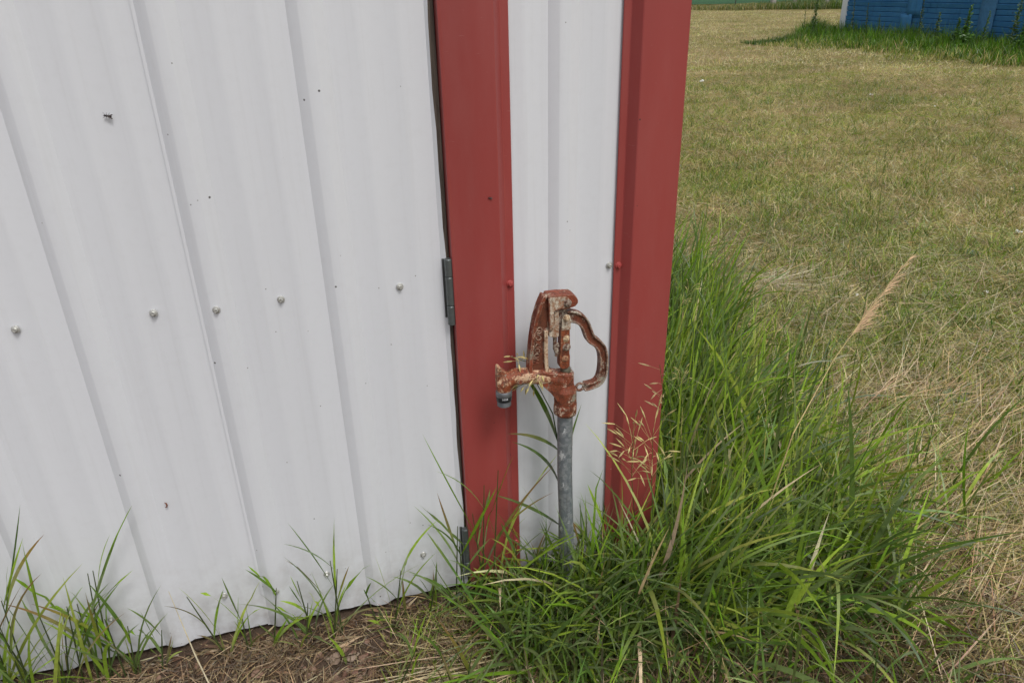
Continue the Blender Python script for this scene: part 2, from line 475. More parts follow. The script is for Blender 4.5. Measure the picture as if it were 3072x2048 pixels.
def np_mesh(name, verts, tris=None, quads=None, mat=None, cols=None, smooth=True, parent=None):
    me = bpy.data.meshes.new(name)
    nt = 0 if tris is None else len(tris); nq = 0 if quads is None else len(quads)
    me.vertices.add(len(verts)); me.vertices.foreach_set('co', np.ascontiguousarray(verts, np.float32).ravel())
    li = np.concatenate([np.asarray(a, np.int32).ravel() for a in (quads, tris) if a is not None])
    me.loops.add(len(li)); me.loops.foreach_set('vertex_index', li)
    me.polygons.add(nt+nq)
    st = np.concatenate([np.arange(nq)*4, nq*4+np.arange(nt)*3]).astype(np.int32)
    me.polygons.foreach_set('loop_start', st)
    me.update(calc_edges=True)
    me.polygons.foreach_set('use_smooth', np.full(nt+nq, smooth))
    if cols is not None:
        a = me.color_attributes.new('Col', 'FLOAT_COLOR', 'POINT')
        c4 = np.ones((len(verts), 4), np.float32); c4[:, :3] = cols
        a.data.foreach_set('color', c4.ravel())
    if mat: me.materials.append(mat)
    o = bpy.data.objects.new(name, me); COL.objects.link(o)
    if parent is not None: o.parent = parent
    return o

ii = np.arange(nx*ny).reshape(ny, nx)
quads = np.stack([ii[:-1, :-1], ii[:-1, 1:], ii[1:, 1:], ii[1:, :-1]], -1).reshape(-1, 4)
ground = np_mesh('ground', np.stack([X, Y, Z], -1).reshape(-1, 3), quads=quads, mat=ground_mat)
tag(ground, kind='structure')

# the crop field beyond the fence
fb = MB()
fb.add([(-60, 62, .07), (14, 40.2, .07), (30, 34, .07), (110, 2, .07), (500, 60, .07), (300, 700, .07), (-300, 700, .07)], [(0, 1, 2, 3, 4, 5, 6)])
tag(fb.build('crop_field', crop_mat), kind='structure')

# ------------------------------------------------------------------ the white metal shed
PITCH_RIB = 0.2286
RIB0 = -0.4495                                    # left edge of one crown
def rib_section(x0, x1, phase, depth=0.0125):
    """cross-section of the ribbed sheet between x0 and x1: (x, proud)"""
    s = []
    k0 = math.floor((x0-phase)/PITCH_RIB)-1; k1 = math.ceil((x1-phase)/PITCH_RIB)+1
    for k in range(k0, k1+1):
        c = phase+k*PITCH_RIB
        s += [(c-.0190, 0), (c-.002, depth*.93), (c+.0015, depth), (c+.019, depth), (c+.0225, depth*.93), (c+.042, 0)]
        for fr in (0.355, 0.66):
            q = c+fr*PITCH_RIB
            s += [(q, 0), (q+.007, .0015), (q+.018, .0015), (q+.025, 0)]
    def at(x):
        for (a, b), (c, d) in zip(s, s[1:]):
            if a <= x <= c: return b+(d-b)*(x-a)/(c-a+1e-9)
        return 0
    return [(x0, at(x0))]+[p for p in s if x0 < p[0] < x1]+[(x1, at(x1))]

def ribbed_sheet(name, x0, x1, z0, z1, y, phase, mat, parent, edge_wave=0.0, nz=14, side=False, thick=0.0008):
    sec = rib_section(x0, x1, phase)
    zs = np.linspace(z0, z1, nz)
    mb = MB(); n = len(sec); v = []
    r2 = random.Random(5)
    for layer in (0, 1):
        for z in zs:
            for i, (x, p) in enumerate(sec):
                xx = x
                if i == n-1 and edge_wave: xx += 0.0042*(0.75-z)/0.75*0.9+edge_wave*(math.sin(z*9.1)+0.6*math.sin(z*23+1)+0.4*math.sin(z*51))
                yy = y-p+(thick if layer else 0)
                v.append((xx, yy, z))
    f = []
    for j in range(nz-1):
        for i in range(n-1):
            a = j*n+i; f.append((a, a+1, a+n+1, a+n))
            b = n*nz+a; f.append((b, b+n, b+n+1, b+1))
    for i in range(n-1):
        f.append((i, n*nz+i, n*nz+i+1, i+1)); t = (nz-1)*n+i; f.append((t, t+1, n*nz+t+1, n*nz+t))
    for j in range(nz-1):
        a = j*n; f.append((a, a+n, n*nz+a+n, n*nz+a)); b = j*n+n-1; f.append((b, n*nz+b, n*nz+b+n, b+n))
    if side:                                       # a sheet on the side wall, running along +Y
        v = [(CORNER_X-0.012+(y-yy), xx, z) for (xx, yy, z) in v]
    mb.add(v, f)
    return mb.build(name, mat, parent, smooth=25)

CORNER_X = 0.712
WALL_H = 2.75
shed = empty('metal_shed', (-2.0, 3.0, 0))
tag(shed, 'white ribbed metal shed with barn-red corner and door trim', 'shed')

# walls
ribbed_sheet('wall_panel', 0.30, CORNER_X-0.03, 0.055, WALL_H, 0.004, 0.4610-0.0, white_metal, shed)
for i, (ya, yb) in enumerate(((0.03, 2.02), (2.0, 4.02), (4.0, 6.0))):
    ribbed_sheet('wall_panel', ya, yb, 0.055, WALL_H, -0.001*(i % 2), 0.12, white_metal, shed, side=True)
ribbed_sheet('wall_panel', -5.0, -1.55, 0.055, WALL_H, 0.004, 0.1, white_metal, shed)
mb = MB(); mb.box(-5.0, CORNER_X-0.05, 5.96, 5.99, 0.03, WALL_H); mb.build('back_wall', white_metal, shed)
mb = MB(); mb.box(-5.03, -5.0, 0.02, 5.95, 0.03, WALL_H); mb.build('end_wall', white_metal, shed)
mb = MB()
xr0, xr1 = -5.2, CORNER_X+0.10
mb.add([(xr0, -0.22, 2.72), (xr1, -0.22, 2.72), (xr1, 3.0, 3.75), (xr0, 3.0, 3.75), (xr0, 6.22, 2.72), (xr1, 6.22, 2.72),
        (xr0, -0.22, 2.75), (xr1, -0.22, 2.75), (xr1, 3.0, 3.78), (xr0, 3.0, 3.78), (xr0, 6.22, 2.75), (xr1, 6.22, 2.75)],
       [(0, 3, 2, 1), (3, 4, 5, 2), (6, 7, 8, 9), (9, 8, 11, 10), (0, 1, 7, 6), (4, 10, 11, 5), (0, 6, 9, 3), (3, 9, 10, 4), (1, 2, 8, 7), (2, 5, 11, 8)])
mb.build('roof', white_metal, shed)
for xx in (-5.01, CORNER_X-0.02):
    mb = MB()
    mb.add([(xx, 0.0, 2.70), (xx, 6.0, 2.70), (xx, 3.0, 3.72), (xx-.01, 0.0, 2.70), (xx-.01, 6.0, 2.70), (xx-.01, 3.0, 3.72)], [(0, 1, 2), (5, 4, 3), (0, 3, 4, 1), (1, 4, 5, 2), (2, 5, 3, 0)])
    mb.build('gable', white_metal, shed)
mb = MB(); mb.box(-5.0, CORNER_X-0.06, 0.03, 0.07, -0.05, 0.20); mb.build('skirt_board', old_wood, shed)

def trim(name, sec, z0, z1, mat, parent):
    """sec: list of (x, y) bends; a folded sheet 1 mm thick"""
    n = len(sec); v = []
    nz = 8
    P = [Vector(p) for p in sec]; off = []
    for i, p in enumerate(P):
        t = (P[min(i+1, n-1)]-P[max(i-1, 0)]).normalized(); off.append(Vector((-t.y, t.x)))
    for layer in (0, 1):
        for z in np.linspace(z0, z1, nz):
            for p, o in zip(P, off):
                q = p+o*(0.001 if layer else 0); v.append((q.x, q.y, z))
    f = []
    for j in range(nz-1):
        for i in range(n-1):
            a = j*n+i; f.append((a, a+1, a+n+1, a+n)); b = n*nz+a; f.append((b, b+n, b+n+1, b+1))
    for i in range(n-1):
        f.append((i, n*nz+i, n*nz+i+1, i+1)); t = (nz-1)*n+i; f.append((t, t+1, n*nz+t+1, n*nz+t))
    for j in range(nz-1):
        a = j*n; f.append((a, a+n, n*nz+a+n, n*nz+a)); b = j*n+n-1; f.append((b, n*nz+b, n*nz+b+n, b+n))
    mb = MB(); mb.add(v, f)
    return mb.build(name, mat, parent, smooth=20)

# red trim beside the door: return, main face, sloping bend, flat flange
jamb = trim('jamb_trim', [(0.2355, 0.03), (0.2350, -0.020), (0.2362, -0.0235), (0.2390, -0.0240), (0.2420, -0.0225), (0.3330, -0.0225), (0.3350, -0.0215), (0.3495, -0.0045), (0.3515, -0.0035), (0.3650, -0.0035), (0.3665, -0.0020), (0.3650, 0.0008)], 0.065, 2.70, red_metal, shed)
jamb['label'] = 'barn-red folded steel trim beside the door'
corner = trim('corner_trim', [(0.5872, 0.0008), (0.5855, -0.0020), (0.5872, -0.0035), (0.6000, -0.0035), (0.6018, -0.0045), (0.6160, -0.0215), (0.6182, -0.0225), (0.7100, -0.0225), (0.7123, -0.0205), (0.7123, 0.0780), (0.7115, 0.0800), (0.6960, 0.0960), (0.6955, 0.1120), (0.6965, 0.1130)], 0.075, 2.70, red_metal, shed)
corner['label'] = 'barn-red folded steel trim wrapped round the shed corner'
jl = trim('jamb_trim', [(-1.60, -0.0035), (-1.585, -0.0035), (-1.57, -0.0225), (-1.475, -0.0225), (-1.470, 0.03)], 0.065, 2.70, red_metal, shed)
mb = MB(); mb.box(-1.62, 0.37, -0.024, 0.004, 2.25, 2.36); mb.build('head_trim', red_metal, shed)

# the door: a wooden frame clad in ribbed sheet
door = MB()
door.box(0.150, 0.2342, 0.0020, 0.045, 0.060, 2.22)
door.box(-1.46, -1.38, 0.0045, 0.045, 0.060, 2.22)
for z in (0.10, 0.80, 1.5, 2.1): door.box(-1.38, 0.150, 0.006, 0.044, z, z+0.10)
door = door.build('door', old_wood, shed)
door['label'] = 'wide door clad in white ribbed sheet on a weathered wooden frame'
SEAM = RIB0+PITCH_RIB-0.0245
s1 = ribbed_sheet('sheet', SEAM, 0.2262, 0.042, 2.20, 0.0, RIB0, white_metal, door, edge_wave=0.0014, nz=60)
s2 = ribbed_sheet('sheet', -1.135, SEAM+0.05, 0.043, 2.20, 0.0026, RIB0, white_metal, door)
s3 = ribbed_sheet('sheet', -1.45, -1.115, 0.042, 2.20, 0.0, RIB0, white_metal, door)
# dark slot cut in the sheet round the hinge
def screw_mesh(mat, nm):
    s = MB()
    s.lathe([(0.0072, 0.0), (0.0074, 0.0012), (0.0066, 0.0024), (0.0050, 0.0030)], (0, 0, 0), 16, 'y')
    s.lathe([(0.0040, 0.0028), (0.0041, 0.0072), (0.0034, 0.0080), (0.0026, 0.0080), (0.0022, 0.0074)], (0, 0, 0), 6, 'y')
    return bevel_free(s.mesh(nm, mat, 30))
def bevel_free(me): return me
zinc_me = screw_mesh(screw_zinc, 'screw'); red_me = screw_mesh(screw_red, 'screw_red')
def screw(parent, x, y, z, me=None):
    o = bpy.data.objects.new('screw', me or zinc_me); COL.objects.link(o); o.parent = parent
    o.location = Vector((x, y, z))-world_loc(parent); o.rotation_euler = (R(random.uniform(-7, 7)), random.uniform(0, 1), R(random.uniform(-7, 7)))
    return o
for x, z in ((-0.7790, 0.846), (-0.5501, 0.8459), (-0.3217, 0.8467), (-0.2134, 0.8396), (-0.0951, 0.8447), (0.1320, 0.8425),
             (-0.5575, 0.1532), (-0.3226, 0.1551), (-0.2152, 0.1440), (-0.0968, 0.1595), (0.1287, 0.1601),
             (-0.5501, 1.52), (-0.3217, 1.521), (-0.0951, 1.519), (0.132, 1.52), (-0.779, 0.155), (-1.007, 0.155), (-1.007, 0.846)):
    if abs(x+0.2143) < 0.002: screw(door, -0.2115, -0.0127, z+0.004)   # through the crown at the lap
    else: screw(door, x, -0.0004, z)
screw(jamb, 0.3570, -0.0036, 0.8225, red_me); screw(jamb, 0.3572, -0.0036, 1.62, red_me); screw(jamb, 0.357, -0.0036, 0.145, red_me)
screw(corner, 0.5955, -0.0036, 0.8345, red_me); screw(corner, 0.596, -0.0036, 1.62, red_me)
screw(shed, 0.5775, 0.0036, 0.8350)

def hinge(z0, z1, x, pin_top=0.0):
    h = MB()
    h.lathe([(0.0035, 0.0), (0.0042, 0.0), (0.0042, z1-z0), (0.0035, z1-z0)], (x, -0.0165, z0), 14)
    h = h.build('hinge', hinge_dark, shed, smooth=30)
    L = z1-z0
    cuts = [0.0, 0.30*L, 0.735*L, L]
    for a, b in zip(cuts, cuts[1:]):
        k = MB(); r = 0.0079
        k.lathe([(r*.82, a+0.0006), (r, a+0.0016), (r, b-0.0018), (r*.86, b-0.0006), (r*.30, b-0.0004)], (x, -0.0165, z0), 20)
        k.build('knuckle', hinge_steel, h, smooth=35)
    k = MB(); k.box(x-0.0105, x-0.003, -0.0045, -0.0015, z0+0.012, z1-0.004); bevel(k.build('hinge_leaf', hinge_dark, h), 0.0006)
    return h
hinge(0.753, 0.8955, 0.2293)
hinge(0.085, 0.2265, 0.2300)

# ------------------------------------------------------------------ the yard hydrant
HX, HY = 0.4466, -0.100                           # pipe axis at the head
mm = lambda L: [(a/1000, b/1000) for a, b in L]
hyd = empty('yard_hydrant', (0.4610, HY, 0.02))
tag(hyd, 'rusty red cast-iron yard hydrant with loop handle on a galvanised standpipe', 'hydrant')

p = MB()
p.tube([(0.4640, HY, -0.10), (0.4470, HY, 0.40), (0.4420-0.0+0.0046, HY, 0.56)], 0.0166, 28)
pipe = p.build('standpipe', galv, hyd, smooth=40)
pipe['label'] = 'weathered galvanised pipe with red paint drips near the top'

def cast(o, vox=0.0012, it=3):
    r = o.modifiers.new('fuse', 'REMESH'); r.mode = 'VOXEL'; r.voxel_size = vox; r.use_smooth_shade = True
    s = o.modifiers.new('soften', 'SMOOTH'); s.factor = 0.5; s.iterations = it
    return o

# main casting: upright channel arm, head, boss and collar
WEB = mm([(366.8, 678.8), (369.2, 709.9), (373.6, 741.3), (379.9, 778.0), (388.9, 807.6), (398.2, 829.6), (411.5, 828.9), (412.5, 758.9), (401.5, 749.9), (402.3, 655.0), (368, 655)])
HEAD = mm([(404.5, 831.5), (427.5, 831.2), (455.0, 828.7), (462.0, 823.7), (465.4, 817.3), (465.4, 809.2), (460.3, 803.7), (443.5, 799.7), (427.6, 800.2), (417.8, 798.2), (413.6, 795.7), (413.0, 757.5), (406.6, 757.2)])
c = MB()
c.prism(WEB, HY-0.0055, HY+0.0055)
c.strip(mm([(368.2, 660), (369.5, 690), (371.6, 713.8), (375.2, 744.6), (381.4, 780.7), (390.1, 809.1), (399.5, 830.0)]), 0.0078, HY-0.0125, HY+0.0125)
c.prism(HEAD, HY-0.0165, HY+0.0165)
c.strip(mm([(401.0, 757.6), (400.6, 703.6), (402.9, 655.3)]), 0.0088, HY-0.0120, HY+0.0120)
c.strip(mm([(397.0, 752.1), (415.6, 755.4)]), 0.0075, HY-0.0120, HY+0.0120)
c.prism(mm([(376, 664), (392, 668), (405, 662), (430, 655), (446, 655), (446, 590), (424.0, 592), (419.5, 600.4), (409.7, 614.6), (393.2, 633.4), (374.9, 644.0)]), HY-0.0150, HY+0.0150)
bx = HX
c.lathe([(0.0150, 0.6530), (0.0172, 0.6500), (0.0176, 0.6240), (0.0195, 0.6180), (0.0236, 0.6100), (0.0240, 0.5860), (0.0236, 0.5780)], (bx, HY, 0), 32)
c.lathe([(0.0246, 0.5800), (0.0262, 0.5740), (0.0262, 0.5580), (0.0235, 0.5520)], (bx, HY, 0), 8)
c.tube([(bx-0.002, HY, 0.632), (0.425, HY, 0.640), (0.405, HY, 0.646)], [0.0165, 0.0172, 0.0165], 18)
casting = cast(c.build('casting', cast_red, hyd), 0.0011)
wb = MB(); wb.prism(mm([(372.5, 668), (374.0, 700), (377.0, 735), (382.5, 770), (390.5, 801), (401.5, 824.5), (405.5, 824), (406, 763), (396.5, 756), (396.0, 668)]), HY-0.0063, HY+0.0063)
bevel(wb.build('arm_web', cast_web, hyd), 0.0006)['label'] = 'brown rusted web between the rims of the arm'
rm = MB(); rm.strip(mm([(401.2, 757.0), (400.8, 703.6), (402.7, 662)]), 0.0080, HY-0.0128, HY+0.0100)
bevel(rm.build('inner_rim', cast_rim, hyd), 0.0016, 3)['label'] = 'cream worn inner rim of the arm'
casting['label'] = 'rust-blotched red casting with a channelled upright arm'

s = MB()
s.tube([(0.412, HY, 0.6440), (0.3929, HY, 0.6510), (0.3582, HY, 0.6565), (0.3380, HY, 0.6580), (0.3235, HY, 0.6545), (0.3160, HY, 0.6460), (0.3138, HY, 0.6325), (0.3137, HY, 0.6270)],
       [0.0165, 0.0172, 0.0172, 0.0174, 0.0176, 0.0168, 0.0152, 0.0146], 22)
s.prism(mm([(299.2, 686.0), (301.4, 689.0), (304.6, 688.0), (310.0, 680.5), (318.2, 674.0), (316, 655), (305, 630), (299.0, 634.7), (298.4, 660)]), HY-0.0070, HY+0.0085)
spout = cast(s.build('spout', cast_spout, hyd), 0.0012, 4)
spout['label'] = 'flaking orange-red spout with a raised fin at its bend'
pl = MB(); pl.lathe([(0.0050, 0.0), (0.0056, 0.0012), (0.0046, 0.0022), (0.0020, 0.0016)], (0.3445, HY-0.0168, 0.6535), 16, 'y')
pl.build('plug', cast_red, hyd, smooth=40)

nz = MB(); nzx = 0.3136
nz.lathe([(0.0150, 0.6310), (0.0168, 0.6285), (0.0171, 0.6205), (0.0150, 0.6150)], (nzx, HY, 0), 28)
nozzle = nz.build('nozzle', nozzle_grey, hyd, smooth=35)
nb = MB(); nb.lathe([(0.0146, 0.6220), (0.0167, 0.6215), (0.0160, 0.6085), (0.0144, 0.6080)], (nzx, HY, 0), 28); nb.build('black_band', nozzle_black, nozzle, smooth=35)
th = MB(); prof = []
for k in range(6):
    z = 0.6082-k*0.0021; prof += [(0.0138, z), (0.0146, z-0.0007), (0.0146, z-0.0012), (0.0138, z-0.0019)]
prof.append((0.0118, 0.5955)); th.lathe(prof, (nzx, HY, 0), 28); th.build('hose_thread', nozzle_grey, nozzle, smooth=50)

def text_mesh(body, depth):
    cu = bpy.data.curves.new('lettering', 'FONT'); cu.body = body; cu.extrude = depth; cu.align_x = 'LEFT'; cu.size = 1.0; cu.resolution_u = 4
    to = bpy.data.objects.new('lettering', cu); COL.objects.link(to)
    dg = bpy.context.evaluated_depsgraph_get()
    me = bpy.data.meshes.new_from_object(to.evaluated_get(dg))
    bpy.data.objects.remove(to); bpy.data.curves.remove(cu)
    return me
def text_co(me):
    a = np.empty(len(me.vertices)*3, np.float32); me.vertices.foreach_get('co', a); return a.reshape(-1, 3)
# raised name cast into the arm, reading upwards
me = text_mesh('WOODFORD', 0.09); a = text_co(me)
a[:, 0] -= a[:, 0].min(); a[:, 1] -= (a[:, 1].min()+a[:, 1].max())/2
ln = 0.0830; a[:, 0] *= ln/a[:, 0].max(); a[:, 1] *= 0.0112/(a[:, 1].max()-a[:, 1].min()); a[:, 2] *= 0.0014/0.09
o0 = np.array([0.3803, HY-0.0066, 0.6820]); d = np.array([0.389-0.3801, 0, 0.7651-0.6854]); d /= np.linalg.norm(d)
e = np.array([-d[2], 0, d[0]])
co = o0+a[:, :1]*d+a[:, 1:2]*e+a[:, 2:3]*np.array([0, -1, 0])
co -= np.array(world_loc(hyd)); me.vertices.foreach_set('co', co.astype(np.float32).ravel()); me.update()
me.materials.append(cast_red)
lt = bpy.data.objects.new('raised_lettering', me); COL.objects.link(lt); lt.parent = hyd
bevel(lt, 0.0004, 1)
# white print round the black band
me = text_mesh('2025', 0.01); a = text_co(me)
a[:, 0] -= (a[:, 0].min()+a[:, 0].max())/2; wd = a[:, 0].max()*2; th_ = a[:, 0]/wd*0.75-0.1; zz = 0.6150+a[:, 1]/a[:, 1].max()*0.0036
rad = 0.01640+0.0004*(zz-0.612)/0.006+a[:, 2]*0.02
co = np.stack([nzx+rad*np.sin(th_), HY-rad*np.cos(th_), zz], -1)-np.array(world_loc(nozzle))
me.vertices.foreach_set('co', co.astype(np.float32).ravel()); me.update(); me.materials.append(label_white)
lt = bpy.data.objects.new('white_print', me); COL.objects.link(lt); lt.parent = nozzle

# pale guide plate behind the link, hanging screw
g = MB(); g.prism(mm([(417.9, 797.0), (427.4, 796.5), (427.9, 741.4), (423.3, 738.9), (407.6, 742.4), (406.6, 748.5), (413.0, 756.0), (417.0, 757)]), HY-0.0125, HY+0.0060)
bevel(g.build('guide_plate', cast_pale, hyd), 0.0012)['label'] = 'cream worn guide plate inside the arm'
fp = MB(); fp.prism(mm([(407.2, 829.0), (441.5, 826.6), (447, 822), (446, 803.2), (427.6, 802.5), (418.2, 800.6), (415.6, 796.5), (415.4, 760), (408.2, 760)]), HY-0.0172, HY-0.0155)
bevel(fp.build('head_face', cast_pale, hyd), 0.0008)['label'] = 'pale chalky face of the head casting'
tp = MB(); tp.box(0.4440, 0.4545, HY-0.004, HY+0.006, 0.8300, 0.8309); 
hs = MB()
hs.tube([(0.4215, HY-0.004, 0.742), (0.4220, HY-0.004, 0.710)], 0.0042, 10)
for k in range(6):
    hs.ball((0.4262+0.0012*math.sin(k*2.1), HY-0.005, 0.7215-k*0.0052), (0.0046, 0.0046, 0.0032), 1)
hs.tube([(0.4220, HY-0.004, 0.713), (0.4262, HY-0.004, 0.700)], 0.0045, 8)
hs.build('hanging_screw', bolt_dark, hyd, smooth=60)

# rod, packing nut, link
n = MB(); n.lathe([(0.0096, 0.6510), (0.0108, 0.6525), (0.0108, 0.6605), (0.0098, 0.6625), (0.0055, 0.6628)], (HX, HY, 0), 22); n.build('packing_nut', nut_bronze, hyd, smooth=40)
n = MB(); n.tube([(HX, HY, 0.655), (HX-0.001, HY, 0.685)], 0.0048, 12); n.build('rod', bolt_dark, hyd, smooth=40)
lk = MB()
lk.prism(mm([(430.5, 670.5), (434, 665.5), (447, 665), (451.5, 670), (452.0, 692), (450.6, 701), (451.6, 722), (450.6, 754), (431.8, 754.5), (431.5, 700), (430.0, 694)]), HY-0.0125, HY+0.0085)
lk = cast(lk.build('link_bar', link_rust, hyd), 0.0012, 4)
cv = MB()
cv.prism(mm([(433.0, 755.5), (451.8, 756.5), (452.4, 776), (449.5, 784), (443, 787.5), (437, 785), (433.2, 776)]), HY-0.0140, HY-0.0105)
cv.prism(mm([(433.0, 755.5), (451.8, 756.5), (452.4, 776), (449.5, 784), (443, 787.5), (437, 785), (433.2, 776)]), HY+0.0095, HY+0.0130)
cv.box(0.4330, 0.4518, HY-0.0140, HY+0.0130, 0.7535, 0.7585)
bevel(cv.build('clevis', cast_pale, hyd), 0.0010)['label'] = 'cream-painted clevis joining handle and link'
dk = MB(); dk.prism(mm([(428.5, 752), (437, 752), (446, 780), (446, 802), (428.5, 802)]), HY-0.0060, HY+0.0060); bevel(dk.build('inner_lever', bolt_dark, hyd), 0.0015)

def bolt(x, z, y, r, mat, h=0.006):
    b = MB()
    b.lathe([(r*1.45, 0), (r*1.5, 0.0012), (r*1.3, 0.0022)], (x, y, z), 18, 'y')
    b.lathe([(r, 0.0018), (r, h), (r*.82, h+0.0010)], (x, y, z), 6, 'y')
    b.lathe([(r*.5, h), (r*.5, h+0.0020), (r*.35, h+0.0026)], (x, y, z), 10, 'y')
    return b.build('bolt', mat, hyd, smooth=30)
bolt(0.4435, 0.8125, HY-0.0165, 0.0056, bolt_dark)
bolt(0.4420, 0.7800, HY-0.0140, 0.0048, bolt_gold)
bolt(0.4432, 0.7345, HY-0.0118, 0.0048, bolt_gold, 0.004)
bolt(0.4440, 0.7145, HY-0.0118, 0.0058, bolt_dark)
bolt(0.4410, 0.6890, HY-0.0118, 0.0050, link_rust, 0.004)

# loop handle with raised rims and a ring at its end
HL = mm([(446.0, 791.3), (462.7, 789.3), (481.1, 779.6), (492.6, 765.4), (499.2, 747.5), (505.9, 728.3), (519.8, 716.5), (531.8, 701.6), (536.7, 683.2), (538.4, 653.9), (536.5, 631.5), (528.5, 614.4), (516.9, 607.1), (499.8, 603.2), (487.5, 602.0)])
HR = mm([(449.0, 766.8), (468.2, 761.4), (479.8, 746.0), (485.3, 728.1), (490.7, 715.4), (505.6, 704.5), (515.4, 690.9), (519.5, 672.5), (518.9, 645.7), (515.2, 628.1), (508.9, 621.1), (497.2, 619.5), (487.2, 619.0)])
def smooth_path(P, it=2):
    for _ in range(it):
        Q = [P[0]]
        for a, b in zip(P, P[1:]):
            Q += [(a[0]*.75+b[0]*.25, a[1]*.75+b[1]*.25), (a[0]*.25+b[0]*.75, a[1]*.25+b[1]*.75)]
        P = Q+[P[-1]]
    return P
HL = smooth_path(HL); HR = smooth_path(HR)
def inset(P, d):
    Q = []
    for i, p in enumerate(P):
        a = P[max(i-1, 0)]; b = P[min(i+1, len(P)-1)]; t = Vector((b[0]-a[0], b[1]-a[1])).normalized()
        Q.append((p[0]-t.y*d, p[1]+t.x*d))
    return Q
HL = inset(HL, -0.0019); HR = inset(HR, 0.0019)
h = MB()
h.prism(HL+HR[::-1], HY-0.0045, HY+0.0045)
h.strip(HL, 0.0042, HY-0.0095, HY+0.0095)
h.strip(HR, 0.0042, HY-0.0095, HY+0.0095)
ring = []; 
for k in range(25):
    an = 2*math.pi*k/24; ring.append((0.4785+0.0082*math.cos(an), HY, 0.6105+0.0082*math.sin(an)))
h.tube(ring, 0.0030, 10, cap=False)
handle = cast(h.build('handle', cast_brown, hyd), 0.0012, 3)
handle['label'] = 'brown rusted loop handle ending in a small ring'
# the ring's eye is cut free of the web
# ------------------------------------------------------------------ blue shed behind the lawn
BC = np.array([11.584, 13.882]); BD = np.array([0.1089, -0.99405]); BN = np.array([-0.99405, -0.1089])   # corner, along the wall, outward
bs = empty('blue_shed', (BC[0]+2.5, BC[1]-4.0, 0))
tag(bs, 'low shed clad in faded blue brick-pattern siding with a white corner board', 'shed')
BL, BDEP, BH = 9.0, 5.0, 2.5
def bpt(s, o, z): q = BC+BD*s+BN*o; return (q[0], q[1], z)
def bbox(mb, s0, s1, o0, o1, z0, z1):
    v = [bpt(s, o, z) for z in (z0, z1) for o in (o0, o1) for s in (s0, s1)]
    mb.add(v, [(0, 2, 3, 1), (4, 5, 7, 6), (0, 1, 5, 4), (1, 3, 7, 5), (3, 2, 6, 7), (2, 0, 4, 6)])
w = MB(); bbox(w, 0.02, BL, -BDEP, -0.03, -0.1, BH); w.build('wall', blue_mat, bs)
CH = 0.094
zc = 0.0; i = 0
rb = random.Random(3)
while zc < BH-0.02:
    joints = [0.118, 2.65+rb.uniform(-.7, .7), 5.3+rb.uniform(-.8, .8), BL]
    for a, b in zip(joints, joints[1:]):
        j = MB(); pr = 0.015+rb.uniform(-.002, .003)+(0.010 if i in (8, 17) else 0); ns = 14
        v = []; f = []
        for t in range(ns+1):
            s_ = a+0.004+(b-a-0.008)*t/ns; wv = rb.uniform(-.0035, .0035); zb = rb.uniform(-.005, .005)
            v += [bpt(s_, -0.032, zc), bpt(s_, pr*.2+wv, zc+0.001), bpt(s_, pr+wv, zc+CH*0.80+zb*.5), bpt(s_, pr*.9+wv, zc+CH-0.016+zb), bpt(s_, -0.032, zc+CH-0.004)]
        for t in range(ns):
            for q in range(4): f.append((t*5+q, t*5+5+q, t*5+6+q, t*5+1+q))
        f += [(0, 1, 2, 3, 4), tuple(ns*5+q for q in (4, 3, 2, 1, 0))]
        j.add(v, f); j.build('siding_board', blue_mat, bs)
    zc += CH; i += 1
cb = MB(); bbox(cb, -0.03, 0.115, -0.14, 0.030, 0.0, BH); cb.build('corner_board', white_board, bs)
for s0, wdt, z0, z1 in ((1.62, 0.30, 0.0, 0.62), (1.74, 0.34, 0.60, 1.6), (3.35, 0.30, 0.1, 0.98)):
    pb = MB(); v = []; f = []; nz_ = 9
    for t in range(nz_+1):
        z = z0+(z1-z0)*t/nz_; sh = 0.20*(z-z0) if s0 < 3 else 0
        for q in range(4): v.append(bpt(s0-sh*0.3+wdt*q/3, 0.022+rb.uniform(0, .014), z))
    for t in range(nz_):
        for q in range(3): f.append((t*4+q, t*4+q+1, t*4+q+5, t*4+q+4))
    pb.add(v, f); po = pb.build('patch', blue_mat if s0 < 3 else blue_patch, bs, smooth=60)
    so = po.modifiers.new('thick', 'SOLIDIFY'); so.thickness = 0.006; so.offset = -1
rf = MB()
v = [bpt(-.25, .3, BH-.05), bpt(BL+.25, .3, BH-.05), bpt(BL+.25, -BDEP/2, BH+1.2), bpt(-.25, -BDEP/2, BH+1.2), bpt(-.25, -BDEP-.3, BH-.05), bpt(BL+.25, -BDEP-.3, BH-.05)]
v += [(x, y, z+.06) for x, y, z in v]
rf.add(v, [(0, 1, 2, 3), (3, 2, 5, 4), (9, 8, 7, 6), (10, 11, 8, 9), (0, 6, 7, 1), (4, 5, 11, 10), (0, 3, 9, 6), (3, 4, 10, 9), (1, 7, 8, 2), (2, 8, 11, 5)])
rf.build('roof', roof_mat, bs)

